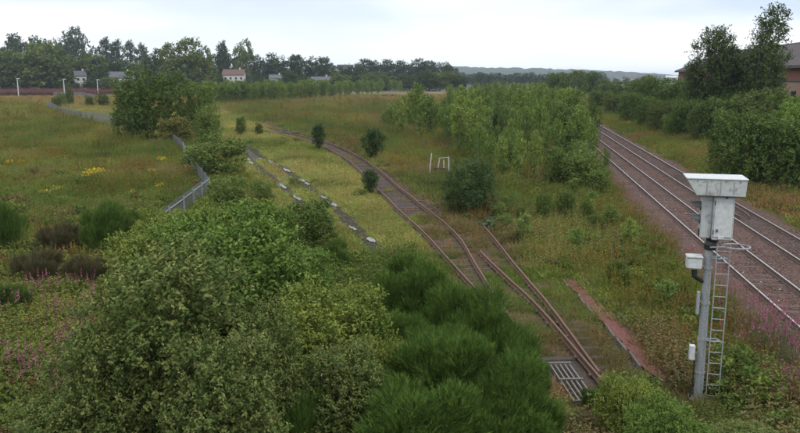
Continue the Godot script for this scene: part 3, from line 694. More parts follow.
func build_land() -> void:
	var xs := axis([[-3000, 500], [-1000, 100], [-300, 12], [-120, 4], [-50, 0.8], [40, 3], [100, 12], [300, 100], [1000, 500], [3000, 1]])
	var zs := axis([[40, 5], [-8, 0.8], [-100, 1.6], [-180, 5], [-420, 20], [-800, 100], [-2000, 500], [-7000, 1]])
	var V := PackedVector3Array()
	var C := PackedColorArray()
	var N := PackedVector3Array()
	var I := PackedInt32Array()
	for z in zs:
		for x in xs:
			V.append(Vector3(x, land(x, z), z))
			var zn := zone(x, z)
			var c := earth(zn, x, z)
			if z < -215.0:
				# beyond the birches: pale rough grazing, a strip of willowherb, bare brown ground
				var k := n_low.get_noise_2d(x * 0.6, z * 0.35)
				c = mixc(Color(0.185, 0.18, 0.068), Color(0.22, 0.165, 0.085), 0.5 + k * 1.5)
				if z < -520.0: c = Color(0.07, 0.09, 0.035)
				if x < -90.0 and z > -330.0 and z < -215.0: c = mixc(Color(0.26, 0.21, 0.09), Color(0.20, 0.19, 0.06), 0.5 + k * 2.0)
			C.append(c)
			var e := 0.5
			N.append(Vector3(land(x - e, z) - land(x + e, z), 2.0 * e, land(x, z - e) - land(x, z + e)).normalized())
	var w := xs.size()
	for j in zs.size() - 1:
		for i in w - 1:
			var k := j * w + i
			I.append(k); I.append(k + w); I.append(k + w + 1)
			I.append(k); I.append(k + w + 1); I.append(k + 1)
	var a := []
	a.resize(Mesh.ARRAY_MAX)
	a[Mesh.ARRAY_VERTEX] = V
	a[Mesh.ARRAY_COLOR] = C
	a[Mesh.ARRAY_NORMAL] = N
	a[Mesh.ARRAY_INDEX] = I
	var m := ArrayMesh.new()
	m.add_surface_from_arrays(Mesh.PRIMITIVE_TRIANGLES, a)
	structure("ground", m, M.ground, "rough grassy ground of the disused yard reaching to the horizon")

	# the far wooded ridge: a lumpy crest with real depth
	var hb := MB.new()
	var crest := [[-2600, 18], [-400, 30], [60, 34], [200, 33], [330, 29], [470, 27], [620, 23], [760, 16], [900, 6], [1100, 0], [3000, 0]]
	var cols := axis([[-2600, 60], [-200, 14], [1100, 100], [3000, 1]])
	var rows := []
	for q in 9:
		var row := []
		for x in cols:
			var base := 0.0
			for k in crest.size() - 1:
				if x >= crest[k][0] and x <= crest[k + 1][0]:
					base = lerpf(crest[k][1], crest[k + 1][1], (x - crest[k][0]) / float(crest[k + 1][0] - crest[k][0]))
			var t := q / 8.0
			var prof := sin(t * PI * 0.72) / sin(PI * 0.5) if t < 0.7 else 1.0 - (t - 0.7) * 0.6
			var y := -12.0 + (base + 19.0) * minf(prof, 1.0) + (rng.randf() * 5.0 if q > 0 else 0.0) + n_mid.get_noise_2d(x * 0.3, q * 9.0) * 2.0
			row.append(Vector3(x + rng.randf_range(-5, 5), y, -2250.0 - q * 75.0 + rng.randf_range(-15, 15)))
		rows.append(row)
	for q in 8:
		for i in cols.size() - 1:
			hb.quad(rows[q][i], rows[q + 1][i], rows[q + 1][i + 1], rows[q][i + 1])
	structure("hills", hb.mesh(), M.hill, "low wooded ridge fading blue on the horizon")

# ---------------------------------------------------------------- railway
func rail_profile() -> Array:
	return [Vector2(-0.07, 0), Vector2(-0.07, 0.012), Vector2(-0.012, 0.03), Vector2(-0.012, 0.115), Vector2(-0.035, 0.125), Vector2(-0.035, 0.152), Vector2(-0.028, 0.159), Vector2(0.028, 0.159), Vector2(0.035, 0.152), Vector2(0.035, 0.125), Vector2(0.012, 0.115), Vector2(0.012, 0.03), Vector2(0.07, 0.012), Vector2(0.07, 0)]

func sweep(mb: MB, path: Array, prof: Array, closed := true) -> void:
	var prev := []
	for i in path.size():
		var t: Vector3 = (path[mini(i + 1, path.size() - 1)] - path[maxi(i - 1, 0)]).normalized()
		var side := Vector3(-t.z, 0, t.x).normalized()
		var ring := []
		for p in prof:
			ring.append(path[i] + side * p.x + Vector3(0, p.y, 0))
		if i > 0:
			for k in prof.size() if closed else prof.size() - 1:
				var k2 := (k + 1) % prof.size()
				mb.quad(prev[k], prev[k2], ring[k2], ring[k])
		if closed and (i == 0 or i == path.size() - 1):
			for k in range(1, ring.size() - 1):
				mb.tri(ring[0], ring[k], ring[k + 1])
		prev = ring

func main_rail(off: float) -> Array:
	var o := []
	for z in [14.0, -20.0, -60.0, -120.0, -250.0, -420.0]:
		o.append(Vector3(rail_x(z) + off, 0.13, z))
	return o

func build_main_line() -> void:
	# ballast bed: a raised sheet with sloped shoulders
	var V := MB.new()
	var zs := axis([[16, 2], [-20, 0.7], [-110, 3], [-420, 1]])
	var us := [-2.7, -2.2, -1.7, -1.2, -0.6, 0.0, 0.75, 1.5, 2.0, 2.4, 3.0, 3.7, 4.5, 5.0, 5.6, 6.1, 6.6, 7.1]
	var hs := [-0.18, -0.02, 0.09, 0.13, 0.13, 0.12, 0.11, 0.12, 0.12, 0.12, 0.12, 0.11, 0.12, 0.13, 0.13, 0.09, -0.02, -0.18]
	var vv := PackedVector3Array()
	var cc := PackedColorArray()
	var ii := PackedInt32Array()
	for z in zs:
		for k in us.size():
			var x: float = rail_x(z) + us[k]
			vv.append(Vector3(x, hs[k] + n_fine.get_noise_2d(x * 2.0, z * 2.0) * 0.03, z))
			var t := n_mid.get_noise_2d(x * 3.0, z * 0.7) * 0.5 + n_fine.get_noise_2d(x, z) * 0.4
			var c := mixc(Color(0.155, 0.082, 0.06), Color(0.098, 0.06, 0.048), 0.5 + t * 1.4)
			if us[k] > 3.2 and us[k] < 4.6: c = mixc(c, Color(0.06, 0.052, 0.05), 0.6)   # oil-darkened stone in the far track
			cc.append(c)
	var w := us.size()
	for j in zs.size() - 1:
		for i in w - 1:
			var k := j * w + i
			ii.append(k); ii.append(k + w); ii.append(k + w + 1)
			ii.append(k); ii.append(k + w + 1); ii.append(k + 1)
	V.V = vv; V.C = cc; V.I = ii
	structure("ballast_bed", V.mesh(), M.ballast, "bed of reddish brown stone ballast under the double main line")

	var yaw := atan(0.1495)
	var sl := MB.new()
	sl.box(Vector3(0, 0, 0), Vector3(2.5, 0.12, 0.25), 0.02)
	var sleeper := sl.mesh()
	for tr in 2:
		var mid: float = 0.745 if tr == 0 else 3.89
		var t := thing("main_line_track", ["nearer of the two main line tracks, two shiny rails on brown sleepers", "farther main line track, darker bed, running beside the bushy bank"][tr], "railway track", Vector3.ZERO, 0.0, "main line tracks")
		for s in [-0.745, 0.745]:
			var mb := MB.new()
			sweep(mb, main_rail(mid + s), rail_profile())
			var rl := part("rail", mb.mesh(), M.rail, t)
			var hb := MB.new()
			sweep(hb, main_rail(mid + s), [Vector2(-0.029, 0.1592), Vector2(-0.024, 0.1625), Vector2(0.024, 0.1625), Vector2(0.029, 0.1592)])
			part("running_surface", hb.mesh(), M.rail_head, rl)
		var far := MB.new()
		var z := 6.0
		var n := 0
		while z > -300.0:
			var at := Vector3(rail_x(z) + mid, 0.062 + rng.randf_range(-0.014, 0.012), z)
			if z > -110.0:
				if z < -14.0:
					var o := part("sleeper", sleeper, M.concrete_sleeper if tr == 0 else M.sleeper, t)
					o.position = at
					o.rotation.y = yaw * -1.0 + rng.randf_range(-0.01, 0.01)
					n += 1
			else:
				far.box(at, Vector3(2.5, 0.12, 0.25))
			z -= 0.68
		var fo := part("far_sleepers", far.mesh(), M.sleeper, t)
		tag(fo, "", "", "", "stuff")

	# short inner rails of a crossing in the farther track
	for s in [-0.42, 0.36]:
		var mb := MB.new()
		var gp := []
		for z in [-40.5, -42.0, -46.0, -49.5, -51.0]:
			gp.append(Vector3(rail_x(z) + 3.89 + s + (0.12 * signf(-s) if z > -41.0 or z < -50.0 else 0.0), 0.13, z))
		sweep(mb, gp, rail_profile())
		part("guard_rail", mb.mesh(), M.rail, get_node("main_line_track_001"))

	# loose stones on the bed
	var sm := MB.new()
	var P := [Vector3(0.5, 0, 0.1), Vector3(-0.45, 0.05, 0.2), Vector3(0.05, 0.45, -0.1), Vector3(0.1, -0.35, 0.05), Vector3(0.05, 0.1, 0.5), Vector3(-0.1, 0, -0.52)]
	for f in [[0, 2, 4], [4, 2, 1], [1, 2, 5], [5, 2, 0], [0, 4, 3], [4, 1, 3], [1, 5, 3], [5, 0, 3]]:
		sm.tri(P[f[0]], P[f[1]], P[f[2]])
	var xf := []
	var cl := []
	for i in 60000:
		var z := -17.0 * pow(110.0 / 17.0, rng.randf())
		var u := rng.randf_range(-2.6, 7.0)
		if rng.randf() < 0.12: u = -2.6 - absf(rng.randfn(0.0, 0.6))
		var hgt := 0.115 if u > -1.5 and u < 5.9 else lerpf(0.115, -0.05, clampf((-1.5 - u) / 1.0, 0, 1) if u < 0 else clampf((u - 5.9) / 1.0, 0, 1))
		var s := rng.randf_range(0.05, 0.095) * (1.0 + z * -0.004)
		var x := rail_x(z) + u
		if u < -2.4: hgt = land(x, z) + 0.015
		xf.append(Transform3D(Basis.from_euler(Vector3(rng.randf() * 6, rng.randf() * 6, rng.randf() * 6)).scaled(Vector3(s, s * 0.8, s)), Vector3(x, hgt + s * 0.1, z)))
		var v := rng.randf_range(0.55, 1.35)
		var warm := rng.randf()
		var c := Color(0.135, 0.07, 0.052).lerp(Color(0.10, 0.07, 0.058), warm) * v
		if rng.randf() < 0.003: c = Color(0.36, 0.34, 0.31)
		cl.append(c)
	scatter("ballast_stones", sm.mesh(), M.stone, xf, cl, "loose reddish stones of the main line ballast", "ballast")

func poly(pts: Array, y: float) -> Array:
	var cv := []
	for i in pts.size() - 1:
		var p0 := Vector3(pts[maxi(i - 1, 0)][0], y, pts[maxi(i - 1, 0)][1])
		var p1 := Vector3(pts[i][0], y, pts[i][1])
		var p2 := Vector3(pts[i + 1][0], y, pts[i + 1][1])
		var p3 := Vector3(pts[mini(i + 2, pts.size() - 1)][0], y, pts[mini(i + 2, pts.size() - 1)][1])
		for k in 5:
			cv.append(p1.cubic_interpolate(p2, p0, p3, k / 5.0))
	cv.append(Vector3(pts[-1][0], y, pts[-1][1]))
	for i in cv.size():
		cv[i].y += land(cv[i].x, cv[i].z)
	return cv

func build_yard() -> void:
	# the disused track: rusty rails as they lie, the turnout's closure rails close beside them
	var rails := RAILS
	var t := thing("disused_track", "rusty overgrown siding with a turnout, sunk in weeds", "railway track", Vector3.ZERO)
	for r in rails:
		var mb := MB.new()
		sweep(mb, poly(r, 0.07), rail_profile())
		part("rail", mb.mesh(), M.rust, t)
	var sl := MB.new()
	sl.box(Vector3.ZERO, Vector3(2.5, 0.13, 0.25), 0.02)
	var sleeper := sl.mesh()
	var z := -42.5
	while z > -117.0:
		var x := bed_x(z)
		var dx := (bed_x(z - 1.0) - bed_x(z + 1.0)) / -2.0
		var o := part("sleeper", sleeper, M.sleeper, t)
		o.position = Vector3(x, land(x, z) - 0.035 + rng.randf_range(-0.025, 0.02), z)
		o.rotation.y = atan(dx) + rng.randf_range(-0.03, 0.03)
		z -= 0.74
	z = -20.0
	while z > -41.0:
		var o := part("sleeper", sleeper, M.timber, t)
		var x := 3.55 if z < -30.0 else 4.1
		o.position = Vector3(x, land(x, z) - 0.03 + rng.randf_range(-0.03, 0.01), z)
		o.scale.x = 1.35
		o.rotation.y = 0.06 + rng.randf_range(-0.04, 0.04)
		z -= 0.8
	# chairs under the rails near the turnout
	var ch := MB.new()
	ch.box(Vector3(0, 0.03, 0), Vector3(0.24, 0.05, 0.14), 0.012)
	var chair := ch.mesh()
	for r in [rails[1], rails[3], rails[4]]:
		var pp := poly(r, 0.0)
		for i in pp.size():
			if pp[i].z > -42.0 and pp[i].z < -18.0:
				var o := part("rail_chair", chair, M.rust, t)
				o.position = pp[i] + Vector3(0, 0.055, 0)

	# wheel strips of the old hard standing, with rain water lying on them
	for s in [STRIP_R, STRIP_L]:
		var mb := MB.new()
		var pth := poly(s, 0.0)
		var prev := []
		for p in pth:
			var ends: float = minf(1.0, minf(p.distance_to(pth[0]), p.distance_to(pth[-1])) / 3.0)
			var wd := (0.36 + n_fine.get_noise_2d(p.x * 2.0, p.z * 2.0) * 0.2) * ends + 0.02
			var row := []
			for q in [-1.0, -0.6, 0.0, 0.6, 1.0]:
				var x: float = p.x + q * wd
				row.append(Vector3(x, land(x, p.z) + (lerpf(-0.01, 0.06, ends) if absf(q) < 0.9 else -0.02), p.z))
			if prev:
				for k in 4: mb.quad(prev[k], prev[k + 1], row[k + 1], row[k])
			prev = row
		structure("wet_track", mb.mesh(), M.asphalt, "dark wet wheel strip of the old access track")
	var pw := [[-14.7, -72.36, 0.27, 1.68], [-13.49, -68.52, 0.21, 1.37], [-11.81, -69.34, 0.24, 1.13], [-13.11, -71.47, 0.14, 1.05], [-9.49, -62.94, 0.19, 1.05], [-7.34, -56.75, 0.22, 0.86], [-6.74, -54.86, 0.17, 0.71], [-8.55, -54.08, 0.25, 1.3], [-6.67, -48.37, 0.19, 0.91], [-4.86, -48.37, 0.15, 0.63], [-3.98, -45.48, 0.19, 0.8], [-2.39, -38.25, 0.12, 0.49], [-1.36, -35.36, 0.14, 0.65], [-16.77, -84.39, 0.19, 1.24], [-19.27, -91.65, 0.28, 1.22]]
	for i in pw.size():
		var q: Array = pw[i]
		var mb := MB.new()
		var cx: float = q[0]
		var cz: float = q[1]
		var y := 0.0
		for k in 12: y = maxf(y, land(cx + cos(k) * q[2], cz + sin(k) * q[3]))
		y += 0.066
		var ring := []
		for k in 22:
			var a := TAU * k / 22.0
			var r := 1.0 + n_fine.get_noise_2d(cx * 7.0 + cos(a) * 3.0, cz * 7.0 + sin(a) * 3.0) * 0.8
			var px: float = cos(a) * q[2] * r
			var pz: float = sin(a) * q[3] * r
			ring.append(Vector3(cx + px + pz * 0.34, y, cz + pz))
		for k in range(1, 21): mb.tri(ring[0], ring[k], ring[k + 1])
		structure("puddle", mb.mesh(), M.water, "rain puddle lying on the wheel strip")

	# strip of red gravel with worn edging by the signal
	var mb2 := MB.new()
	var pr := []
	for k in 44:
		var zz := lerpf(-29.4, -18.0, k / 43.0)
		var ends := smoothstep(0.0, 0.16, k / 43.0) * (1.0 - smoothstep(0.9, 1.0, k / 43.0))
		var p := [lerpf(6.60, 6.83, k / 43.0) + n_fine.get_noise_2d(zz * 3.0, 7.0) * 0.06, zz, (0.30 + n_fine.get_noise_2d(zz * 5.0, 3.0) * 0.12) * ends + 0.02]
		var y := land(p[0], p[1]) + lerpf(-0.02, 0.09, ends)
		var row := [Vector3(p[0] - p[2], y, p[1]), Vector3(p[0], y + 0.02, p[1]), Vector3(p[0] + p[2], y, p[1])]
		if pr:
			for m in 2: mb2.quad(pr[m], pr[m + 1], row[m + 1], row[m])
		pr = row
	structure("gravel_path", mb2.mesh(), M.red_gravel, "narrow strip of red gravel running towards the signal post")
	for sd in 2:
		var e := thing("path_edging", ["mossy concrete edging on the left of the red gravel strip", "dark timber edging on the right of the red gravel strip"][sd], "edging", Vector3.ZERO)
		for k in 8:
			var zz := -27.8 + k * 1.14
			if rng.randf() < 0.15: continue
			var bx := MB.new()
			bx.box(Vector3.ZERO, Vector3(0.07 if sd == 0 else 0.12, 0.2 if sd == 0 else 0.26, 1.09), 0.012)
			var o := part("edging_board", bx.mesh(), M.concrete if sd == 0 else M.timber, e)
			var x := lerpf(6.62, 6.83, k / 8.0) + (-0.36 if sd == 0 else 0.39)
			o.position = Vector3(x, land(x, zz) + 0.03 + rng.randf_range(-0.03, 0.02), zz)
			o.rotation = Vector3(rng.randf_range(-0.02, 0.02), -0.02 + rng.randf_range(-0.03, 0.03), rng.randf_range(-0.06, 0.06))

	# steel grating lying by the rail
	var gr := thing("steel_grating", "silvery steel grating lying in the weeds beside the rusty rails", "grating", Vector3(4.36, land(4.36, -18.2) + 0.07, -18.2), 0.05)
	var bar := MB.new()
	bar.box(Vector3.ZERO, Vector3(0.045, 0.05, 2.5), 0.008)
	var bm := bar.mesh()
	for k in 5:
		part("bar", bm, M.old_steel, gr).position = Vector3(-0.26 + k * 0.13, 0, 0)
	var cb := MB.new()
	cb.box(Vector3.ZERO, Vector3(0.64, 0.04, 0.05), 0.008)
	for zz in [-1.22, -0.1, 1.22]:
		part("cross_bar", cb.mesh(), M.old_steel, gr).position = Vector3(0, 0.046, zz)

	# white post frame: an old buffer stop
	var fr := thing("buffer_stop", "white painted upright posts of an old buffer stop among red weeds", "buffer stop", Vector3(3.0, land(3.0, -57.0), -57.0), -0.1)
	for q in [[-0.78, 0.0, 2.05, 0.0, 0.0], [0.66, -0.4, 1.75, 0.0, 0.0], [-0.28, -2.2, 1.45, 0.0, 0.0], [0.2, -2.4, 1.3, 0.0, 0.0]]:
		var pb := MB.new()
		var lean: float = 0.14 if q[0] < 0 else -0.02
		pb.tube([Vector3(0, -0.2, 0), Vector3(lean * 0.3, q[2] * 0.5, -0.1), Vector3(lean, q[2], -0.25)], [0.05, 0.05, 0.045], 8, true)
		part("post", pb.mesh(), M.white_post, fr).position = Vector3(q[0], 0, q[1])
	var bb := MB.new()
	bb.box(Vector3(0.0, 0.62, -2.0), Vector3(1.1, 0.2, 0.14), 0.02)
	part("buffer_beam", bb.mesh(), M.timber, fr)
	var tb := MB.new()
	tb.tube([Vector3(-0.2, 1.42, -2.4), Vector3(0.62, 1.68, -0.62)], [0.035, 0.035], 8, true)
	part("top_bar", tb.mesh(), M.white_post, fr)

# ---------------------------------------------------------------- buildings
func gable_house(called: String, label: String, at: Vector3, w: float, d: float, eave: float, ridge: float, wall: Material, roof: Material, turn := 0.0, nwin := 4) -> void:
	var o := thing(called, label, "house", at, turn, "houses among the far trees")
	var mb := MB.new()
	mb.box(Vector3(0, eave * 0.5 - 0.5, 0), Vector3(w, eave + 1.0, d))
	for s in [-1.0, 1.0]:
		mb.tri(Vector3(s * w * 0.5, eave, -d * 0.5), Vector3(s * w * 0.5, eave, d * 0.5), Vector3(s * w * 0.5, ridge - 0.15, 0))
	part("wall", mb.mesh(), wall, o)
	var rb := MB.new()
	for s in [-1.0, 1.0]:
		var e := Vector3(0, eave - 0.15, s * (d * 0.5 + 0.4))
		var k := Vector3(0, ridge, 0)
		var hx := Vector3(w * 0.5 + 0.4, 0, 0)
		var dn := Vector3(0, -0.2, 0)
		rb.quad(e - hx, e + hx, k + hx, k - hx)
		rb.quad(e - hx + dn, e + hx + dn, k + hx + dn, k - hx + dn)
		rb.quad(e - hx, e + hx, e + hx + dn, e - hx + dn)
	var rf := part("roof", rb.mesh(), roof, o)
	var cb := MB.new()
	cb.box(Vector3(w * 0.28, ridge + 0.3, 0), Vector3(0.9, 1.6, 0.6))
	part("chimney", cb.mesh(), wall, rf)
	for k in nwin:
		for st in ([0.3, 0.75] if eave > 4.5 else [0.55]):
			var wb := MB.new()
			wb.box(Vector3.ZERO, Vector3(1.2, 1.25, 0.08))
			var p := part("window", wb.mesh(), M.glass, o)
			p.position = Vector3((k + 0.5) / nwin * w - w * 0.5, eave * st, d * 0.5 + 0.03)

func build_buildings() -> void:
	# long brick building with a hipped tile roof beyond the line
	var b := thing("brick_building", "long red and buff brick building with dark tiled roof behind the tall birches", "building", Vector3(53.2, 1.0, -104.0), 0.0)
	var dir := Vector3(15.2, 0, -86.0).normalized()
	b.rotation.y = atan2(-dir.x, -dir.z)          # local -z runs along the front
	var Lb := 87.0
	var dp := 15.0
	var e := 8.2
	var y1 := 6.2
	var up := MB.new()
	up.box(Vector3(dp * 0.5, (e + y1) * 0.5, -Lb * 0.5 + 12.0), Vector3(dp, e - y1, Lb + 24.0))
	part("upper_wall", up.mesh(), M.brick, b)
	var lo := MB.new()
	lo.box(Vector3(dp * 0.5, y1 * 0.5 - 1.0, -Lb * 0.5 + 12.0), Vector3(dp - 0.06, y1 + 2.0, Lb + 24.0 - 0.06))
	part("lower_wall", lo.mesh(), M.buff, b)
	var band := MB.new()
	band.box(Vector3(-0.06, y1, -Lb * 0.5 + 12.0), Vector3(0.12, 0.22, Lb + 24.0), 0.02)
	part("string_course", band.mesh(), M.trim, b)
	var rb := MB.new()
	var o := 0.7
	var A := Vector3(-o, e, 24.0 + o)
	var B := Vector3(-o, e, -Lb - o)
	var C := Vector3(dp + o, e, -Lb - o)
	var D := Vector3(dp + o, e, 24.0 + o)
	var R1 := Vector3(dp * 0.5, e + 3.9, 16.0)
	var R2 := Vector3(dp * 0.5, e + 3.9, -Lb + 8.0)
	rb.quad(A, B, R2, R1); rb.quad(C, D, R1, R2); rb.tri(B, C, R2); rb.tri(D, A, R1)
	var rf := part("roof", rb.mesh(), M.tiles, b)
	# courses of tiles stand proud of one another
	var step := (R1 - Vector3(-o, e, 16.0)).normalized()
	for k in 24:
		var cb := MB.new()
		var t := (k + 0.5) / 24.0
		var a1 := A.lerp(R1, t)
		var b1 := B.lerp(R2, t)
		cb.box(Vector3.ZERO, Vector3(0.36, 0.05, (a1 - b1).length()))
		var tc := part("tile_course", cb.mesh(), M.tiles, rf)
		tc.position = (a1 + b1) * 0.5 + Vector3(-0.01, 0.035, 0)
		tc.rotation.z = atan2(step.y, step.x) - 0.05
	var rc := MB.new()
	rc.tube([R1, R2], [0.16, 0.16], 8, true)
	part("ridge_tiles", rc.mesh(), M.tiles, rf)
	var gb := MB.new()
	gb.box(Vector3(-o - 0.05, e - 0.18, -Lb * 0.5 + 12.0), Vector3(0.16, 0.36, Lb + 25.5), 0.03)
	part("gutter", gb.mesh(), M.trim, b)
	for k in 12:
		var z0 := 8.0 - k * 8.0
		var wf := MB.new()
		wf.box(Vector3.ZERO, Vector3(0.14, 1.9, 1.7))
		var win := part("window", wf.mesh(), M.trim, b)
		win.position = Vector3(-0.02, 3.9, z0)
		for s in [-0.4, 0.4]:
			var pn := MB.new()
			pn.box(Vector3.ZERO, Vector3(0.04, 1.7, 0.7))
			part("pane", pn.mesh(), M.glass, win).position = Vector3(-0.09, 0, s)

	# houses far off
	gable_house("house", "white house with brown roof above the band of young birches", Vector3(-103.0, 0, -480.0), 13.0, 8.0, 9.2, 12.4, M.render, M.roof_brown, 0.05, 4)
	gable_house("house", "low white house end showing between the trees left of the grey roofed bungalow", Vector3(-78.0, 0, -485.0), 8.0, 7.0, 7.0, 9.2, M.render, M.roof_grey, 0.3, 2)
	gable_house("house", "white bungalow with grey roof right of the other white houses", Vector3(-49.0, 0, -480.0), 12.0, 7.0, 5.8, 8.0, M.render, M.roof_grey, -0.1, 4)
	gable_house("house", "pale block standing above the treetops behind the white bungalow", Vector3(-44.0, 0, -620.0), 12.0, 9.0, 14.5, 17.5, M.render, M.roof_grey, 0.1, 4)
	gable_house("house", "white gabled house half hidden among the trees behind the lamp posts", Vector3(-174.0, 0, -420.0), 5.6, 7.0, 8.6, 11.0, M.render, M.roof_grey, 0.5, 2)
	gable_house("house", "grey roofed house at the left edge above the trees", Vector3(-226.0, 0, -420.0), 14.0, 9.0, 20.5, 24.0, M.render, M.roof_grey, 0.2, 3)
	gable_house("house", "grey roof between the olive tree and the narrow dark trees", Vector3(-152.0, 0, -420.0), 14.0, 9.0, 7.6, 10.6, M.render, M.roof_grey, 0.1, 4)
	gable_house("warehouse", "long pale shed low on the horizon right of the ridge", Vector3(262.0, 0, -850.0), 30.0, 16.0, 6.8, 8.6, M.render, M.roof_grey, 0.1, 5)
	gable_house("warehouse", "second pale shed on the horizon nearer the bushy bank", Vector3(292.0, 0, -820.0), 20.0, 14.0, 7.2, 9.2, M.render, M.render, -0.1, 4)

func fence_run(label: String, pts: Array, h: float, group: String) -> void:
	var f := thing("palisade_fence", label, "fence", Vector3.ZERO, 0.0, group)
	for i in pts.size() - 1:
		var a := Vector3(pts[i][0], 0, pts[i][1])
		var b := Vector3(pts[i + 1][0], 0, pts[i + 1][1])
		var n := maxi(1, int(round((b - a).length() / 2.75)))
		for k in n:
			var p := a.lerp(b, float(k) / n)
			var q := a.lerp(b, float(k + 1) / n)
			p.y = land(p.x, p.z); q.y = land(q.x, q.z)
			var ps := MB.new()
			ps.box(Vector3(0, h * 0.5 - 0.1, 0), Vector3(0.09, h, 0.06), 0.01)
			part("post", ps.mesh(), M.palisade, f).position = p
			var mb := MB.new()
			var d := (q - p)
			var sd := Vector3(-d.z, 0, d.x).normalized()
			for y in [h * 0.2, h * 0.82]:
				mb.tube([p + sd * 0.04 + Vector3(0, y, 0), q + sd * 0.04 + Vector3(0, y, 0)], [0.03, 0.03], 4)
			for s in 18:
				var c := p + d * ((s + 0.5) / 18.0) + sd * 0.075
				var dd := d.normalized() * 0.034
				var t := Vector3(0, h + rng.randf_range(-0.02, 0.03), 0)
				mb.quad(c - dd + Vector3(0, 0.05, 0), c + dd + Vector3(0, 0.05, 0), c + dd + t * 0.95, c - dd + t * 0.95)
				mb.quad(c - dd + Vector3(0, 0.05, 0) + sd * 0.006, c + dd + Vector3(0, 0.05, 0) + sd * 0.006, c + dd + t * 0.95 + sd * 0.006, c - dd + t * 0.95 + sd * 0.006)
				mb.tri(c - dd + t * 0.95, c + dd + t * 0.95, c + t)
			part("pale_panel", mb.mesh(), M.palisade, f)

func build_fences() -> void:
	fence_run("grey steel palisade fence curving along the field edge past the big round bush", [[-27.1, -89.5], [-21.5, -75.3], [-16.6, -60.5], [-12.3, -48.6], [-11.7, -40.6], [-11.3, -34.0]], 1.5, "steel fences")
	fence_run("pale steel fence crossing the far left of the field", [[-88.9, -193.7], [-68.0, -153.7], [-55.0, -133.0], [-38.9, -112.2]], 1.9, "steel fences")
	fence_run("thin distant fence line in front of the lamp posts", [[-135.0, -300.0], [-118.0, -287.0], [-104.0, -262.0]], 2.0, "steel fences")

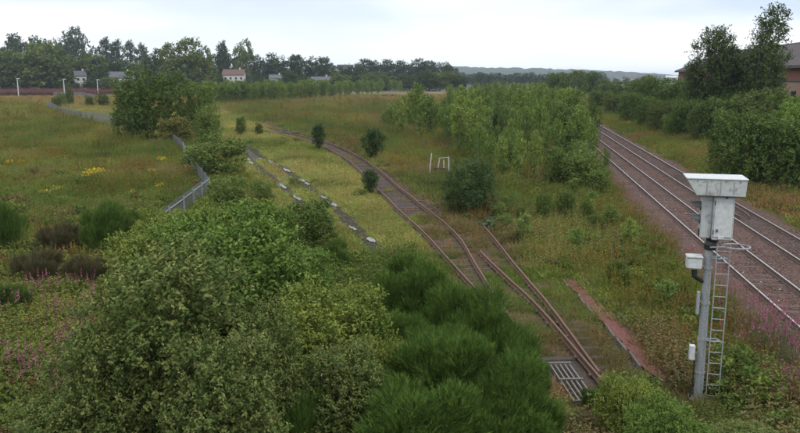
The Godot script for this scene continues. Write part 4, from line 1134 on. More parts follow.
# ---------------------------------------------------------------- signal
func build_signal() -> void:
	var s := thing("railway_signal", "grey railway signal on a tall post with ladder, seen from behind", "signal", Vector3(7.32, 0.0, -17.3), deg_to_rad(-14.5))
	var mb := MB.new()
	# post: tapered square tube
	mb.tube([Vector3(-0.1, -0.3, 0), Vector3(-0.1, 1.6, 0), Vector3(-0.1, 3.78, 0)], [0.11, 0.1, 0.088], 12, true)
	var post := part("post", mb.mesh(), M.galv, s)
	for y in [0.72, 1.55, 2.45, 3.3]:
		var cl := MB.new()
		cl.tube([Vector3(-0.1, y - 0.025, 0), Vector3(-0.1, y + 0.025, 0)], [0.116, 0.116], 12, true)
		part("clamp_band", cl.mesh(), M.galv, post)
	var fb := MB.new()
	fb.box(Vector3(-0.1, 0.0, 0), Vector3(0.44, 0.2, 0.44), 0.03)
	part("footing", fb.mesh(), M.concrete, s)
	# swivel joint
	var sw := MB.new()
	sw.tube([Vector3(-0.08, 3.74, 0), Vector3(-0.08, 3.86, 0), Vector3(-0.06, 3.93, 0), Vector3(-0.04, 4.04, 0)], [0.13, 0.15, 0.12, 0.17], 12, true)
	part("swivel_joint", sw.mesh(), M.black, s)
	# head
	var hd := MB.new()
	hd.box(Vector3(0.12, 4.53, 0.02), Vector3(0.45, 1.04, 0.44), 0.018)
	var head := part("head_case", hd.mesh(), M.paint, s)
	var fr := MB.new()
	fr.box(Vector3(-0.225, 4.53, -0.03), Vector3(0.24, 1.0, 0.34), 0.015)
	part("lamp_case", fr.mesh(), M.paint, head)
	var dr := MB.new()
	dr.box(Vector3(0.12, 4.55, 0.247), Vector3(0.38, 0.92, 0.018), 0.005)
	part("door_panel", dr.mesh(), M.paint_white, head)
	for y in [4.2, 4.88]:
		var hb := MB.new()
		hb.tube([Vector3(-0.075, y - 0.05, 0.255), Vector3(-0.075, y + 0.05, 0.255)], [0.014, 0.014], 8, true)
		part("hinge", hb.mesh(), M.dark_metal, head)
	var lk := MB.new()
	lk.box(Vector3(0.0, 4.24, 0.262), Vector3(0.045, 0.07, 0.03), 0.006)
	part("lock", lk.mesh(), M.dark_metal, head)
	var pl := MB.new()
	pl.box(Vector3(0.1, 4.075, 0.262), Vector3(0.14, 0.07, 0.012), 0.003)
	part("plate", pl.mesh(), M.paint_white, head)
	var bl := MB.new()
	bl.tube([Vector3(0.16, 5.03, 0.262), Vector3(0.16, 4.99, 0.262)], [0.03, 0.03], 8, true)
	part("cable_gland", bl.mesh(), M.black, head)
	# visors over the lenses, pointing along the line
	for y in [4.78, 4.47, 4.16]:
		var ln := MB.new()
		ln.tube([Vector3(-0.345, y - 0.03, -0.03), Vector3(-0.36, y - 0.03, -0.03)], [0.1, 0.1], 14, true)
		part("lens", ln.mesh(), M.lens, head)
		if y < 4.2: continue
		var vs := MB.new()
		for k in 10:
			var a0 := deg_to_rad(-10 + k * 20)
			var a1 := deg_to_rad(-10 + (k + 1) * 20)
			for rr in [0.115, 0.122]:
				var p0 := Vector3(-0.345, y + sin(a0) * rr - 0.03, cos(a0) * rr - 0.03)
				var p1 := Vector3(-0.345, y + sin(a1) * rr - 0.03, cos(a1) * rr - 0.03)
				var ext0 := Vector3(-0.12 - 0.14 * maxf(0.0, sin(a0)), 0, 0)
				var ext1 := Vector3(-0.12 - 0.14 * maxf(0.0, sin(a1)), 0, 0)
				vs.quad(p0, p1, p1 + ext1, p0 + ext0)
		part("visor", vs.mesh(), M.dark_metal, head)
	# hood box on top: a broad shallow case, cut back under its front
	var hx := MB.new()
	var y0 := 5.06
	var y1 := 5.42
	var zf := 0.37
	var zb := -0.42
	var low := [Vector3(-0.5, y0, zb), Vector3(0.53, y0, zb), Vector3(0.53, y0, zf), Vector3(-0.5, y0, zf)]
	var top := [Vector3(-0.72, y1, zb), Vector3(0.55, y1, zb), Vector3(0.55, y1, zf), Vector3(-0.72, y1, zf)]
	for k in 4:
		hx.quad(low[k], low[(k + 1) % 4], top[(k + 1) % 4], top[k])
	hx.quad(low[0], low[1], low[2], low[3])
	hx.quad(top[0], top[1], top[2], top[3])
	var hood := part("hood_box", hx.mesh(), M.paint, s)
	var ld := MB.new()
	ld.box(Vector3(-0.085, y1 + 0.022, -0.025), Vector3(1.31, 0.036, 0.84), 0.012)
	part("lid", ld.mesh(), M.paint_white, hood)
	var rim := MB.new()
	rim.box(Vector3(0.02, y0 - 0.012, -0.025), Vector3(1.0, 0.03, 0.76), 0.008)
	part("base_rim", rim.mesh(), M.dark_metal, hood)
	for x in [-0.29, 0.0, 0.28]:
		var sm := MB.new()
		sm.box(Vector3(x, (y0 + y1) * 0.5, zf + 0.006), Vector3(0.018, 0.3, 0.012), 0.003)
		part("seam", sm.mesh(), M.galv, hood)
	for x in [-0.5, -0.2, 0.1, 0.4]:
		var bt := MB.new()
		bt.tube([Vector3(x, y1 - 0.035, zf), Vector3(x, y1 - 0.035, zf + 0.02)], [0.014, 0.014], 6, true)
		part("bolt", bt.mesh(), M.dark_metal, hood)
	# junction box on a bracket
	var jb := MB.new()
	jb.box(Vector3(-0.42, 3.42, 0.06), Vector3(0.34, 0.28, 0.3), 0.035)
	var jbox := part("junction_box", jb.mesh(), M.paint_white, s)
	var jl := MB.new()
	jl.box(Vector3(-0.42, 3.575, 0.06), Vector3(0.37, 0.05, 0.33), 0.015)
	part("box_lid", jl.mesh(), M.paint, jbox)
	var jk := MB.new()
	jk.tube([Vector3(-0.4, 3.28, 0.05), Vector3(-0.38, 3.1, 0.05), Vector3(-0.22, 2.98, 0.02), Vector3(-0.12, 2.95, 0)], [0.07, 0.07, 0.05, 0.04], 8, true)
	part("bracket", jk.mesh(), M.black, jbox)
	var sb := MB.new()
	sb.box(Vector3(-0.32, 1.22, 0.06), Vector3(0.13, 0.36, 0.16), 0.012)
	part("white_box", sb.mesh(), M.paint_white, s)
	var cdt := MB.new()
	cdt.box(Vector3(-0.265, 2.45, 0.05), Vector3(0.07, 0.55, 0.1), 0.01)
	part("conduit_cover", cdt.mesh(), M.galv, s)
	var cable := MB.new()
	cable.tube([Vector3(-0.25, 1.05, 0.08), Vector3(-0.26, 0.6, 0.09), Vector3(-0.3, 0.1, 0.12)], [0.016, 0.016, 0.016], 6)
	part("cable", cable.mesh(), M.black, s)
	# ladder
	var ladder := Node3D.new()
	ladder.name = "ladder"
	s.add_child(ladder)
	for x in [0.045, 0.325]:
		var st := MB.new()
		st.box(Vector3(x, 1.95, 0.2), Vector3(0.022, 3.9, 0.045), 0.005)
		part("stile", st.mesh(), M.galv, ladder)
	var rg := MB.new()
	rg.tube([Vector3(0.045, 0, 0.2), Vector3(0.325, 0, 0.2)], [0.011, 0.011], 6, true)
	for k in 14:
		part("rung", rg.mesh(), M.galv, ladder).position.y = 0.22 + k * 0.272
	for y in [1.55, 3.55]:
		var br := MB.new()
		br.tube([Vector3(-0.02, y, 0.08), Vector3(0.1, y + 0.02, 0.2), Vector3(0.28, y + 0.04, 0.2)], [0.02, 0.02, 0.02], 6, true)
		br.tube([Vector3(-0.02, y + 0.02, 0.02), Vector3(0.2, y + 0.05, 0.06), Vector3(0.34, y - 0.04, 0.2)], [0.018, 0.018, 0.018], 6, true)
		part("stay", br.mesh(), M.galv, ladder)
	# back hoop
	var hp := MB.new()
	var path := []
	var rad := []
	for k in 25:
		var a := TAU * k / 24.0
		path.append(Vector3(0.46 + cos(a) * 0.3, 3.86, 0.1 + sin(a) * 0.27))
		rad.append(0.02)
	hp.tube(path, rad, 8)
	part("safety_hoop", hp.mesh(), M.galv, s)
	var hk := MB.new()
	hk.tube([Vector3(-0.1, 3.82, 0.13), Vector3(0.2, 3.86, 0.22)], [0.022, 0.022], 6, true)
	part("hoop_arm", hk.mesh(), M.galv, s)

func build_small_things() -> void:
	for q in [[-150.8, -304.1, 6.93, "leftmost of the white lamp posts along the far road"], [-139.7, -320.4, 6.68, "white lamp post second from the left on the far road"], [-129.9, -331.0, 6.44, "white lamp post third from the left on the far road"], [-127.0, -350.3, 6.36, "rightmost white lamp post on the far road"]]:
		var o := thing("lamp_post", q[3], "lamp post", Vector3(q[0], 0, q[1]), 0.0, "lamp posts on the far road")
		var pb := MB.new()
		pb.tube([Vector3(0, -0.2, 0), Vector3(0, q[2], 0)], [0.22, 0.17], 8, true)
		part("column", pb.mesh(), M.paint_white, o)
		var hb := MB.new()
		hb.box(Vector3(0.35, q[2] + 0.1, 0), Vector3(1.3, 0.3, 0.5), 0.08)
		part("lantern", hb.mesh(), M.paint_white, o)
	# heap of dark rubble in the far field, pale boulder
	var rb := thing("rubble_heap", "small dark heap of rubble out on the far brown field", "rubble heap", Vector3(-5.0, 0, -290.0))
	var mb := MB.new()
	for k in 40:
		var p := Vector3(rng.randfn(0, 1.1), 0.3 + rng.randf() * 0.7, rng.randfn(0, 0.8))
		mb.box(p, Vector3(0.7, 0.5, 0.6) * rng.randf_range(0.5, 1.3), 0.1)
	part("rubble", mb.mesh(), M.timber, rb)
	var ct := thing("cabin", "tiny white cabin standing alone on the distant field", "cabin", Vector3(20.5, 0, -470.0))
	var cb := MB.new()
	cb.box(Vector3(0, 1.3, 0), Vector3(6.0, 2.6, 2.5), 0.05)
	part("wall", cb.mesh(), M.render, ct)
	var cr := MB.new()
	cr.box(Vector3(0, 2.7, 0), Vector3(6.3, 0.2, 2.8), 0.03)
	part("roof", cr.mesh(), M.roof_grey, ct)
	# old rails and sleepers stacked by the end of the siding
	var pile := thing("sleeper_pile", "dark row of old sleepers lying beyond the small round bush", "timber pile", Vector3(-15.6, land(-15.6, -107.0), -107.0), 0.55)
	var sb := MB.new()
	sb.box(Vector3.ZERO, Vector3(0.26, 0.2, 2.5), 0.02)
	for k in 9:
		var o := part("timber", sb.mesh(), M.timber, pile)
		o.position = Vector3(-2.6 + k * 0.65, 0.12, rng.randf_range(-0.3, 0.3))
		o.rotation.y = rng.randf_range(-0.15, 0.15)

# ---------------------------------------------------------------- trees and shrubs
func build_far_trees() -> void:
	var light := [Color(0.125, 0.16, 0.042), Color(0.145, 0.175, 0.048), Color(0.11, 0.14, 0.04)]
	var dark := [Color(0.055, 0.082, 0.024), Color(0.07, 0.096, 0.029), Color(0.062, 0.084, 0.03)]
	var kinds := [[], [], []]
	for v in 3:
		kinds[0].append(kind_of(100 + v, "round", 18, 18.0, 19.0, 0.1, 980, 11, 0.75, 0.5, light, 1.6, 1, 0.4, M.bark, 0.3, 0.55, 0.12))
		kinds[1].append(kind_of(110 + v, "round", 17, 15.0, 19.0, 0.1, 660, 11, 0.75, 0.5, dark, 1.6, 1, 0.4, M.bark, 0.3, 0.5, 0.16))
	for v in 2:
		kinds[2].append(kind_of(120 + v, "tall", 13, 8.0, 20.0, 0.15, 420, 10, 0.7, 0.45, dark, 1.4, 1, 0.3, M.bark, 0.7, 0.4, 0.1))
	var words := ["light green tree", "dark green tree", "narrow dark tree"]
	for set in [[TREES_LEFT, "beyond the left field", "trees behind the left field"], [TREES_MID, "in the far tree line", "trees behind the young birches"], [TREES_FAR, "in the distant row", "distant trees below the ridge"]]:
		for q in set[0]:
			var k: Dictionary = kinds[q[4]][rng.randi() % kinds[q[4]].size()]
			var px: float = 400.0 - 760.0 * q[0] / q[1] / 1.0
			var mark := "at the left edge"
			for lm in [[18.0, "above the leftmost lamp post"], [42.0, "between the first and second lamp posts"], [64.0, "above the second lamp post"], [82.0, "above the half hidden white house"], [98.0, "above the third lamp post"], [121.0, "above the rightmost lamp post"], [150.0, "above the big round bush"], [185.0, "right behind the big round bush"], [212.0, "left of the brown roofed house"], [237.0, "by the brown roofed house"], [258.0, "right of the brown roofed house"], [280.0, "by the low white house end"], [300.0, "between the two low white houses"], [323.0, "by the grey roofed bungalow"], [345.0, "below the pale block"], [375.0, "right of the pale block"], [405.0, "above the birch clump"], [435.0, "towards its right end"], [455.0, "at its right end"], [490.0, "below the ridge's high left part"], [530.0, "below the middle of the ridge"], [570.0, "above the thicket"], [640.0, "by the pale sheds"]]:
				if px > lm[0] - 11.0: mark = lm[1]
			var tall := "tall " if q[2] > 20.0 else ("low " if q[2] < 9.0 else "")
			plant_tree(k, ["broadleaf_tree", "broadleaf_tree", "poplar_tree"][q[4]], "%s%s %s, %s" % [tall, words[q[4]], set[1], mark], "tree", "%s, %s" % [set[2], words[q[4]]], q[0], q[1], q[2] * 1.05, q[3] * 1.15, 0.0)

func build_mid_plants() -> void:
	var mid := [Color(0.08, 0.122, 0.028), Color(0.10, 0.14, 0.033), Color(0.068, 0.105, 0.026)]
	var light := [Color(0.125, 0.175, 0.046), Color(0.155, 0.20, 0.052), Color(0.105, 0.15, 0.04)]
	var olive := [Color(0.14, 0.14, 0.04), Color(0.11, 0.12, 0.032), Color(0.16, 0.14, 0.045)]
	var dark := [Color(0.05, 0.085, 0.028), Color(0.062, 0.10, 0.033), Color(0.042, 0.07, 0.026)]
	var birch := [Color(0.135, 0.20, 0.046), Color(0.16, 0.22, 0.055), Color(0.115, 0.17, 0.04)]
	var K := []
	for v in 4:
		var c: Array = [mid, light, olive, dark][v]
		K.append([kind_of(200 + v, "round", 17, 4.4, 4.2, 0.12, 1300, 10, 0.14, 0.085, c, 0.4, 4, 0.05, M.bark, 0.4, 0.5, 0.06), kind_of(210 + v, "round", 15, 4.0, 4.2, 0.12, 1200, 10, 0.14, 0.085, c, 0.4, 4, 0.05, M.bark, 0.45, 0.5, 0.08)])
	K[3] = [kind_of(230, "round", 17, 3.4, 4.2, 0.1, 1500, 10, 0.13, 0.05, dark, 0.45, 4, 0.05, M.bark, 0.7, 0.45, 0.02), kind_of(231, "round", 15, 3.4, 4.2, 0.1, 1500, 10, 0.13, 0.05, dark, 0.45, 4, 0.05, M.bark, 0.7, 0.45, 0.04)]
	var big := kind_of(240, "round", 26, 9.5, 8.5, 0.1, 2600, 11, 0.2, 0.12, mid, 0.6, 3, 0.14, M.bark, 0.35, 0.55, 0.05)
	var cone := kind_of(245, "tall", 14, 2.6, 3.2, 0.12, 1100, 10, 0.12, 0.055, dark, 0.35, 3, 0.04, M.bark, 0.6, 0.3, 0.04)
	var labels := ["big round green bush at the field edge, largest in the yard", "lower rounded bush on the left shoulder of the big round bush", "pale green bush leaning against the right of the big round bush", "yellowish olive bush below the big round bush", "pale bush right of the yellowish bush above the fence", "wide spreading pale bush beside the wet access track's far end", "small pale bush behind the steel fence", "dark leafy bush at the near end of the wet wheel strips", "pale bush right of the fence corner", "small pale bush at the left of the wet wheel strips",
		"dark green willow bush standing alone right of the rusty track", "dark rounded bush on the right of the rusty track, behind the lone small ones", "small dark cone shaped bush left of the rusty track's far end", "small dark bush touching the left rail of the rusty track", "bright leafy bush at the thicket's near right corner by the main line", "green bush next to the bright leafy bush at the thicket's near edge", "dark bush rising out of the middle of the birch thicket", "green bush just right of the dark one in the thicket",
		"dark bush at the left side of the thicket", "dark bush in the right half of the thicket", "low green bush at the thicket's near edge", "green bush at the thicket's right side beside the rails",
		"upright bush at the far end of the pale fence", "low bush at the foot of the upright bush by the pale fence", "left of two round bushes beyond the pale fence", "right of two round bushes beyond the pale fence", "light bush between the upright bush and the pale fence", "small sapling bush at the far end of the wheel strips", "very small bush right of the sapling at the wheel strips' far end", "low bright bush at the ballast edge beside the thicket", "low weed bush right of the turnout rails", "thin upright sapling among the weeds right of the turnout"]
	for i in SHRUBS.size():
		var q: Array = SHRUBS[i]
		var k: Dictionary = big if i == 0 else (cone if i in [11, 12, 13] else K[q[4]][i % 2])
		plant_tree(k, "bush", labels[i], "bush", "", q[0], q[1], q[2] * 1.04, q[3] * 1.12)
	# young birches
	var S := []
	for v in 4:
		var bc: Array = [birch, [Color(0.175, 0.235, 0.055), Color(0.20, 0.25, 0.06)], [Color(0.10, 0.15, 0.04), Color(0.125, 0.175, 0.045)], [Color(0.165, 0.215, 0.062), Color(0.14, 0.195, 0.05)]][v]
		S.append(kind_of(300 + v, "tall", 15, 2.5, 5.0, 0.1, 560, 9, 0.14, 0.085, bc, 0.42, 1, 0.035, M.birch_bark, 0.75, 0.25, 0.08))
	for i in THICKET.size():
		var q: Array = THICKET[i]
		var band: int = 0 if q[1] > -72.0 else (1 if q[1] > -110.0 else 2)
		var side: float = q[0] / -q[1]
		var where: String = ["at its near edge", "in its middle depth", "at its far end"][band] + (" on the left" if side < 0.13 else (" on the right" if side > 0.2 else " in the centre"))
		plant_tree(S[(i * 7 + i / 3) % 4], "birch_sapling", "%syoung birch in the thicket, %s" % ["tall " if q[2] > 5.0 else ("small " if q[2] < 3.8 else ""), where], "tree", "birches %s of the thicket" % where, q[0], q[1], q[2], q[3])
	for i in BAND.size():
		var q: Array = BAND[i]
		var bx: float = 400.0 - 760.0 * q[0] / q[1]
		var spot: String = "right behind the big round bush" if bx < 225.0 else ("below the brown roofed house" if bx < 258.0 else ("below the two low white houses" if bx < 335.0 else ("below the pale block" if bx < 370.0 else "at its thin right end")))
		plant_tree(S[i % 4], "birch_sapling", "%s birch in the far bright band, %s" % ["taller" if q[2] > 5.9 else "shorter", spot], "tree", "band of young birches, " + spot, q[0], q[1], q[2], q[3], 0.0)
	for i in BIRCH_CLUSTER.size():
		var q: Array = BIRCH_CLUSTER[i]
		plant_tree(S[i % 4], "birch_sapling", "tallest young birch of the clump left of the thicket" if i == 0 else "lower young birch in the clump left of the thicket", "tree", "" if i == 0 else "birch clump left of the thicket", q[0], q[1], q[2], q[3])
	var done := 0
	while done < 34:
		var z := rng.randf_range(-64.0, -21.0)
		var x := rng.randf_range(4.5, 14.0)
		var u := x - rail_x(z)
		if u > -3.0 or rail_near(x, z) < 0.9 or (absf(x - 6.7) < 0.9 and z > -29.0) or (x < 6.0 and z > -30.0): continue
		var h := rng.randf_range(0.6, 1.7)
		plant_tree(S[done % 4] if done % 3 else K[done % 3][0], "seedling_shrub", "%s seedling shrub among the weeds between turnout and main line%s" % ["taller" if h > 1.2 else "small", " by the gravel strip" if z > -30.0 else (" near the thicket" if z < -48.0 else "")], "bush", "seedling shrubs between the tracks", x, z, h, h * rng.randf_range(0.6, 1.1))
		done += 1
	# bank beyond the main line
	var hawdark := [Color(0.072, 0.112, 0.03), Color(0.088, 0.132, 0.036), Color(0.10, 0.146, 0.04)]
	var bright := [Color(0.14, 0.215, 0.042), Color(0.12, 0.19, 0.038), Color(0.16, 0.23, 0.048)]
	var olv := [Color(0.105, 0.135, 0.04), Color(0.09, 0.125, 0.036), Color(0.12, 0.145, 0.046)]
	var H := []
	for v in 3:
		H.append([kind_of(400 + v, "round", 20, 6.0, 5.2, 0.1, 1900, 11, 0.16, 0.1, [hawdark, bright, olv][v], 0.5, 4, 0.07, M.bark, 0.3, 0.55, 0.06), kind_of(410 + v, "round", 18, 6.0, 5.2, 0.1, 1800, 11, 0.16, 0.1, [hawdark, bright, olv][v], 0.5, 4, 0.07, M.bark, 0.3, 0.55, 0.08)])
	var hl := {18: "left of three large dark bushes on the bank opposite the signal", 19: "middle of three large dark bushes on the bank opposite the signal", 20: "right of three large dark bushes, at the picture's right edge"}
	for i in HEDGE.size():
		var q: Array = HEDGE[i]
		plant_tree(H[q[4]][i % 2], "hedge_bush", hl.get(i, ["dark bush", "bright green bush", "olive bush"][q[4]] + [" on the bank below the brick building and tall birches", " along the main line left of the tall birches", " at the far narrowing end of the main line bank"][0 if q[1] > -100.0 else (1 if q[1] > -160.0 else 2)]), "bush", "" if hl.has(i) else "bushes on the bank beyond the line, " + ["dark", "bright", "olive"][q[4]], q[0], q[1], q[2] * 1.03, q[3] * 1.12)
	var tb := [Color(0.075, 0.105, 0.038), Color(0.09, 0.125, 0.044), Color(0.065, 0.092, 0.034)]
	var TB := [kind_of(500, "tall", 20, 6.0, 13.0, 0.12, 1500, 12, 0.24, 0.13, tb, 0.8, 1, 0.16, M.birch_bark, 0.1, 0.35, 0.22, 0.10), kind_of(501, "tall", 20, 6.0, 13.0, 0.12, 1300, 12, 0.24, 0.13, tb, 0.8, 1, 0.16, M.birch_bark, 0.1, 0.35, 0.27, 0.16)]
	var tl := ["tall birch left of the twin tops before the brick building", "thinner tall birch beside it, second from the left", "tallest windblown birch next to the tiled roof", "broad birch filling the gap between the tall ones", "shorter birch at the brick building's left corner", "lower birch against the buff wall", "middle sized birch in front of the brick building's eaves"]
	for i in TALL_BIRCH.size():
		var q: Array = TALL_BIRCH[i]
		plant_tree(TB[i % 2], "birch_tree", tl[i], "tree", "", q[0], q[1], q[2], q[3] * 1.4)

func build_near_plants() -> void:
	var K := {
		"willow": [kind_of(600, "round", 24, 3.5, 4.6, 0.14, 3400, 12, 0.085, 0.05, [Color(0.092, 0.13, 0.036), Color(0.125, 0.16, 0.05), Color(0.075, 0.105, 0.03), Color(0.165, 0.185, 0.06)], 0.26, 6, 0.05, M.bark, 0.5, 0.6, 0.1)],
		"elder": [kind_of(610, "round", 22, 4.2, 4.0, 0.14, 2600, 12, 0.12, 0.058, [Color(0.10, 0.16, 0.034), Color(0.13, 0.195, 0.043), Color(0.08, 0.13, 0.028)], 0.32, 6, 0.045, M.bark, 0.3, 0.55, 0.1)],
		"sallow": [kind_of(620, "round", 22, 3.2, 3.0, 0.14, 2600, 12, 0.08, 0.042, [Color(0.145, 0.185, 0.038), Color(0.12, 0.16, 0.034), Color(0.17, 0.20, 0.045)], 0.26, 6, 0.04, M.bark, 0.5, 0.55, 0.08)],
	}
	var nl := ["large grey green willow at the bottom of the picture, left of centre", "grey green willow at the bottom left beside the pink flowers", "small grey green willow right of the largest willow", "tall fresh green elder behind the large willow", "fresh green elder left of the tall elder", "bright yellow green bush right of the large willow", "pale yellow green bush behind the pink flowers", "small yellow green bush touching the broom mass", "fresh green bush behind the bright yellow green one", "pale bush below the fence corner", "leafy bush below the wet wheel strips", "pale bush left of the fence's near end", "low grey green bush left of the broom mass", "yellow green bush in front of the pale one, among willows", "willow filling the bottom edge in front of the large willow", "low willow in the bottom left corner", "leafy bush under the signal post", "yellow green bush below the red gravel strip", "low grey bush right of the signal's foot", "leafy bush at the bottom edge below the gravel strip"]
	for i in NEAR.size():
		var q: Array = NEAR[i]
		plant_tree(K[q[4]][0], "%s_bush" % q[4], nl[i], "bush", "", q[0], q[1], q[2], q[3] * 1.15)
	var gr := [Color(0.055, 0.105, 0.02), Color(0.10, 0.155, 0.03), Color(0.042, 0.08, 0.017), Color(0.07, 0.12, 0.024)]
	var br := [Color(0.10, 0.075, 0.045), Color(0.085, 0.07, 0.04), Color(0.06, 0.075, 0.025)]
	var B := [broom_mesh(700, 2.6, 2.4, 7500, gr), broom_mesh(701, 2.6, 2.4, 7500, gr), broom_mesh(702, 2.2, 1.6, 4200, br)]
	var bl := ["green broom bush at the upper left of the broom mass", "green broom bush in the upper middle of the broom mass", "green broom at the left of the broom mass beside the yellow green bush", "green broom at the right of the broom mass nearest the rails", "broom in the middle of the mass near the bottom edge", "broom bush beside the steel grating", "broom at the bottom edge left of the mass", "broom at the bottom edge right of the mass", "broom at the bottom edge in the mass's middle", "small upright broom at the near end of the wheel strips", "tiny dark broom tuft right of the steel grating", "vivid green broom at the left edge of the field", "dark broom clump in the field left of the fence", "smaller broom beside the dark clump in the field", "brown withered broom between two green ones in the field", "brown withered broom above the pink flowers", "withered broom right of the brown one above the pink flowers", "brown dead broom at the bottom between willow and broom mass", "green broom below the brown dead one", "broom cut by the picture's left edge", "low broom at the left edge above the pink flowers", "low broom at the bottom edge below the grating"]
	for i in BROOM.size():
		var q: Array = BROOM[i]
		var o := thing("broom_bush", bl[i], "bush", Vector3(q[0], land(q[0], q[1]) - 0.05, q[1]), rng.randf() * TAU)
		var m: Mesh = B[2] if q[4] == 1 else B[i % 2]
		var hh := 1.6 if q[4] == 1 else 2.4
		var sy: float = q[2] / hh * 1.05
		o.scale = Vector3(clampf(q[3] / 2.1, sy * 0.6, sy * 1.6), sy, clampf(q[3] / 2.1, sy * 0.6, sy * 1.6))
		part("stems", m, M.broom, o)

# ---------------------------------------------------------------- ground cover
func build_cover() -> void:
	var short := tuft_mesh(1, 0.42, 90, 0.10, 0.26, 0.009, 0.9)
	var rough := tuft_mesh(2, 0.5, 90, 0.2, 0.5, 0.010, 0.7, 14)
	var weed := herb_mesh(3, 0.4, 11, 0.2, 0.6, 0.095, 0.04)
	var lush := herb_mesh(4, 0.45, 12, 0.25, 0.62, 0.12, 0.055)
	var dock := herb_mesh(5, 0.3, 6, 0.5, 0.95, 0.1, 0.03, Color(0.72, 0.46, 0.36, 1), 0.4)
	var X := {"short": [], "rough": [], "weed": [], "lush": [], "dock": []}
	var C := {"short": [], "rough": [], "weed": [], "lush": [], "dock": []}
	var r := rng
	var put := func(k: String, x: float, z: float, s: float, c: Color, hs := 1.0) -> void:
		X[k].append(Transform3D(Basis(Vector3.UP, r.randf() * TAU).scaled(Vector3(s, s * hs, s)), Vector3(x, land(x, z), z)))
		c = c * 1.38
		C[k].append(Color(c.r * r.randf_range(0.82, 1.18), c.g * r.randf_range(0.85, 1.15), c.b * r.randf_range(0.8, 1.2)))
	for i in 150000:
		var d := 12.0 * pow(320.0 / 12.0, pow(r.randf(), 0.8))
		var az := r.randf_range(-0.62, 0.62)
		var x := d * sin(az)
		var z := -d * cos(az)
		var zn := zone(x, z)
		if zn == 7: continue
		var near_rail := rail_near(x, z) if z > -120.0 and x > -24.0 and x < 7.0 else 9.0
		if near_rail < 0.13: continue
		if Vector2(x - 7.3, z + 17.3).length() < 0.3: continue
		if z > -29.0 and z < -18.1 and absf(x - 6.74) < 0.52 + n_fine.get_noise_2d(x, z * 2.0) * 0.2: continue
		var s := (1.0 + d * 0.012) * r.randf_range(0.75, 1.25)
		if x > 3.7 and x < 5.2 and z > -20.2 and z < -15.5: s *= 0.35
		if z > -29.0 and z < -15.0 and x > 5.3 and x < 7.0: s *= 0.55
		if Vector2(x - 6.7, z + 16.3).length() < 1.7: s *= 0.5
		if near_rail < 0.5: s *= 0.42
		elif near_rail < 0.9: s *= 0.7
		var patch := n_mid.get_noise_2d(x * 1.7 + 200.0, z * 1.2)
		var c := sward(zn, x, z)
		if d > 165.0 + r.randf() * 110.0 and zn != 5:
			var k := n_low.get_noise_2d(x * 0.6, z * 0.35)
			c = mixc(Color(0.185, 0.185, 0.065), Color(0.21, 0.165, 0.08), 0.5 + k * 1.5)
			if x > rail_x(z) - 6.0: c = Color(0.12, 0.15, 0.04)
			put.call("rough", x, z, s * 1.2, c, 0.45)
			continue
		match zn:
			0:
				if patch > 0.28 and r.randf() < 0.2: put.call("dock", x, z, s, c)
				elif patch < -0.2 and r.randf() < 0.5: put.call("weed", x, z, s, c)
				else: put.call("rough" if r.randf() < 0.75 else "short", x, z, s, c, 0.8)
			1:
				if r.randf() < 0.8: put.call("short", x, z, s, c)
				elif patch < -0.1: put.call("weed", x, z, s * 0.8, c)
				else: put.call("rough", x, z, s * 0.8, c, 0.7)
			2:
				var t := r.randf()
				if patch < 0.0 and t < 0.55: put.call("weed", x, z, s, c)
				elif t < 0.07: put.call("dock", x, z, s * 0.9, c)
				elif t < 0.75: put.call("rough", x, z, s * 0.95, c, 0.85)
				else: put.call("short", x, z, s, c)
			3:
				if r.randf() < (0.22 if z < -42.0 else 0.7):
					put.call("rough" if r.randf() < 0.5 else "weed", x, z, s * 0.7, c, 0.7)
			4:
				var u := x - rail_x(z)
				if (u < -1.2 or u > 5.6) and r.randf() < 0.25: put.call("rough" if r.randf() < 0.6 else "dock", x, z, s * 0.7, c, 0.8)
			5:
				var t := r.randf()
				if t < 0.4: put.call("weed", x, z, s, c)
				elif t < 0.55: put.call("lush", x, z, s * 0.8, c)
				else: put.call("rough", x, z, s, c)
			_:
				var t := r.randf()
				if t < 0.6: put.call("lush", x, z, s, c)
				elif t < 0.85: put.call("weed", x, z, s, c)
				else: put.call("rough", x, z, s, c * 1.3)
	scatter("short_grass", short, M.grass, X.short, C.short, "short yellow green grass over the old yard", "grass")
	scatter("rough_grass", rough, M.grass, X.rough, C.rough, "rough tussocky grass of the field and verges", "grass")
	scatter("low_weeds", weed, M.grass, X.weed, C.weed, "low leafy weeds between the tracks", "weeds")
	scatter("tall_herbs", lush, M.grass, X.lush, C.lush, "tall leafy herbs under the near bushes", "weeds")
	scatter("dock_plants", dock, M.grass, X.dock, C.dock, "rusty brown dock and seeding weeds", "weeds")

	# low scrub: leafy mounds of bramble and seedling shrubs
	var sr := RandomNumberGenerator.new()
	sr.seed = 77
	var mound := crown_mesh(sr, round_lobes(sr, 9, 1.3, 0.8, 0.1), 130, 8, 0.1, 0.055, [Color(0.7, 0.7, 0.7), Color(0.85, 0.8, 0.7), Color(0.6, 0.65, 0.6)], 0.2, 0.6, 0.4, 0.1)
	var scx := []
	var sc := []
	for i in 7000:
		var d := 13.0 * pow(110.0 / 13.0, r.randf())
		var az := r.randf_range(-0.6, 0.6)
		var x := d * sin(az)
		var z := -d * cos(az)
		var zn := zone(x, z)
		if zn in [3, 4, 7] or rail_near(x, z) < 0.8 or (x > 3.6 and x < 5.2 and z > -20.0) or Vector2(x - 6.9, z + 16.0).length() < 1.2 or (x > 6.0 and x < 7.6 and z > -29.0): continue
		var chance: float = {0: 0.06, 1: 0.03, 2: 0.4, 5: 0.4, 6: 0.6}[zn]
		if zn == 0 and z > -46.0: chance = 0.4
		if n_mid.get_noise_2d(x * 1.5 - 90.0, z * 1.2) > 0.1: chance *= 2.0
		if r.randf() > chance: continue
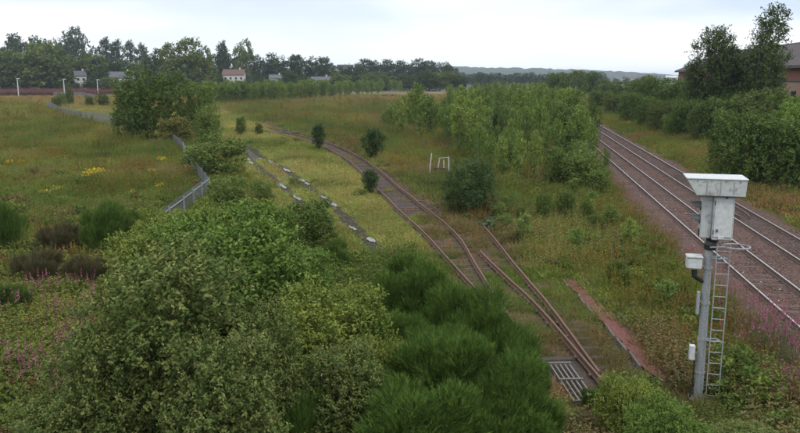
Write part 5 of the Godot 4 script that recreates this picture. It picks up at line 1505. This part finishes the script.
		var s := r.randf_range(0.45, 1.15) * (0.75 if zn in [1, 2] else 1.0)
		scx.append(Transform3D(Basis(Vector3.UP, r.randf() * TAU).scaled(Vector3(s * 1.15, s * r.randf_range(0.6, 1.2), s * 1.15)), Vector3(x, land(x, z) - 0.04, z)))
		var c := mixc(Color(0.075, 0.12, 0.03), Color(0.155, 0.19, 0.045), r.randf())
		if r.randf() < 0.14: c = Color(0.16, 0.10, 0.06)
		sc.append(c * r.randf_range(1.0, 1.4))
	scatter("low_scrub", mound, M.grass, scx, sc, "low leafy scrub and bramble mounds among the weeds", "scrub")

	# rosebay willowherb
	var wh := herb_mesh(6, 0.32, 8, 1.0, 1.5, 0.13, 0.03, Color(0.30, 0.10, 0.17, 1), 0.26, Color(0.075, 0.105, 0.03))
	var faded := herb_mesh(7, 0.32, 8, 1.0, 1.5, 0.13, 0.03, Color(0.20, 0.085, 0.085, 1), 0.34, Color(0.10, 0.075, 0.04))
	var xf := []
	var cl := []
	for q in [[-8.6, -18.4, 2.4, 1.6, 34], [-10.5, -22.5, 2.6, 2.0, 22], [-7.2, -16.4, 1.6, 1.2, 16], [-11.5, -25.5, 2.0, 1.5, 9], [10.3, -19.0, 1.0, 2.2, 24], [10.9, -22.0, 0.7, 1.8, 14], [9.4, -16.6, 0.9, 1.0, 8], [0.6, -17.8, 1.2, 0.8, 3], [11.6, -26.5, 0.4, 2.5, 5]]:
		for k in q[4]:
			var x: float = q[0] + r.randfn(0, 0.6) * q[2]
			var z: float = q[1] + r.randfn(0, 0.6) * q[3]
			var s := r.randf_range(0.7, 1.1)
			xf.append(Transform3D(Basis(Vector3.UP, r.randf() * TAU).scaled(Vector3(s, s, s)), Vector3(x, land(x, z), z)))
			cl.append(Color(1, 1, 1) * r.randf_range(0.8, 1.25))
	scatter("rosebay_willowherb", wh, M.grass, xf, cl, "pink flowering willowherb in drifts at both lower corners", "wildflowers")
	# a field of willowherb far left
	xf = []
	cl = []
	for k in 1500:
		var x := r.randf_range(-235.0, -128.0)
		var z := r.randf_range(-372.0, -318.0)
		var s := r.randf_range(1.6, 2.6)
		xf.append(Transform3D(Basis(Vector3.UP, r.randf() * TAU).scaled(Vector3(s * 2.0, s * 0.8, s * 2.0)), Vector3(x, 0, z)))
		cl.append(Color(1, 1, 1) * r.randf_range(0.8, 1.25))
	scatter("willowherb_field", faded, M.grass, xf, cl, "maroon strip of fading willowherb before the left trees", "wildflowers")

	# ragwort: countable yellow clumps in the field
	var rw := herb_mesh(8, 0.3, 9, 0.5, 0.75, 0.1, 0.035)
	var fl := MB.new()
	for k in 90:
		var a := r.randf() * TAU
		var q := sqrt(r.randf()) * 0.42
		var p := Vector3(cos(a) * q, r.randf_range(0.55, 0.78), sin(a) * q)
		var n := (Vector3.UP + rv(r) * 0.5).normalized()
		var sx := n.cross(Vector3.RIGHT).normalized() * 0.035
		var sy := n.cross(sx).normalized() * 0.035
		fl.col = Color(0.62, 0.42, 0.02) * r.randf_range(0.8, 1.1)
		fl.quad(p - sx - sy * 0.4, p + sx - sy * 0.4, p + sx * 0.6 + sy, p - sx * 0.6 + sy)
	var flm := fl.mesh()
	var green := foliage(0.4)
	green.albedo_color = lin(0.10, 0.13, 0.035)
	var yel := foliage(0.3)
	var rl := ["largest yellow ragwort clump in the middle of the field", "yellow ragwort right of the largest clump", "yellow ragwort just left of the largest clump", "small yellow ragwort nearer the brooms", "yellow ragwort beside the small near one", "pale yellow ragwort far left in the field", "ragwort right of the far left one", "orange yellow ragwort by the fence", "ragwort at the foot of the fence below the olive bush", "small ragwort in front of the fence"]
	var rp := [[-22.9, -56.2, 1.4300000000000002], [-22.8, -57.0, 1.32], [-23.1, -55.7, 1.1], [-22.4, -47.4, 0.8800000000000001], [-22.2, -48.6, 0.9900000000000001], [-33.6, -65.1, 0.9900000000000001], [-33.0, -65.8, 0.8800000000000001], [-20.7, -65.8, 1.1], [-16.3, -51.2, 0.8800000000000001], [-19.6, -59.7, 0.77]]
	for i in rp.size():
		var q: Array = rp[i]
		var o := thing("ragwort_plant", rl[i], "wildflower", Vector3(q[0], land(q[0], q[1]), q[1]), r.randf() * TAU)
		o.scale = Vector3.ONE * q[2]
		part("stems", rw, green, o)
		part("flowers", flm, yel, o)

	# butterbur: broad pale leaves in a low patch right of the turnout
	var bm := MB.new()
	for k in 26:
		var a := r.randf() * TAU
		var q := sqrt(r.randf()) * 0.5
		var p := Vector3(cos(a) * q, r.randf_range(0.15, 0.4), sin(a) * q)
		var n := (Vector3.UP + rv(r) * 0.45).normalized()
		var u := n.cross(rv(r)).normalized() * r.randf_range(0.07, 0.13)
		var v := n.cross(u)
		bm.col = Color(0.8, 0.8, 0.8) * r.randf_range(0.8, 1.2)
		var ring := []
		for e in 8: ring.append(p + u * cos(e * TAU / 8) + v * sin(e * TAU / 8) * 0.9 + n * (0.02 if e % 2 else 0.0))
		for e in 8: bm.tri(p - n * 0.03, ring[e], ring[(e + 1) % 8])
	xf = []
	cl = []
	for q in [[8.6, -35.0, 1.5, 1.6, 30], [7.2, -36.0, 1.2, 1.2, 16], [10.0, -33.0, 1.2, 1.6, 16], [5.0, -39.5, 1.0, 1.4, 12]]:
		for k in q[4]:
			var x: float = q[0] + r.randfn(0, 0.55) * q[2]
			var z: float = q[1] + r.randfn(0, 0.55) * q[3]
			var s := r.randf_range(0.7, 1.2)
			xf.append(Transform3D(Basis(Vector3.UP, r.randf() * TAU).scaled(Vector3(s, s, s)), Vector3(x, land(x, z), z)))
			cl.append(Color(0.10, 0.15, 0.075) * r.randf_range(0.75, 1.2))
	scatter("butterbur", bm.mesh(), M.grass, xf, cl, "broad grey green leaves in low patches right of the turnout", "weeds")
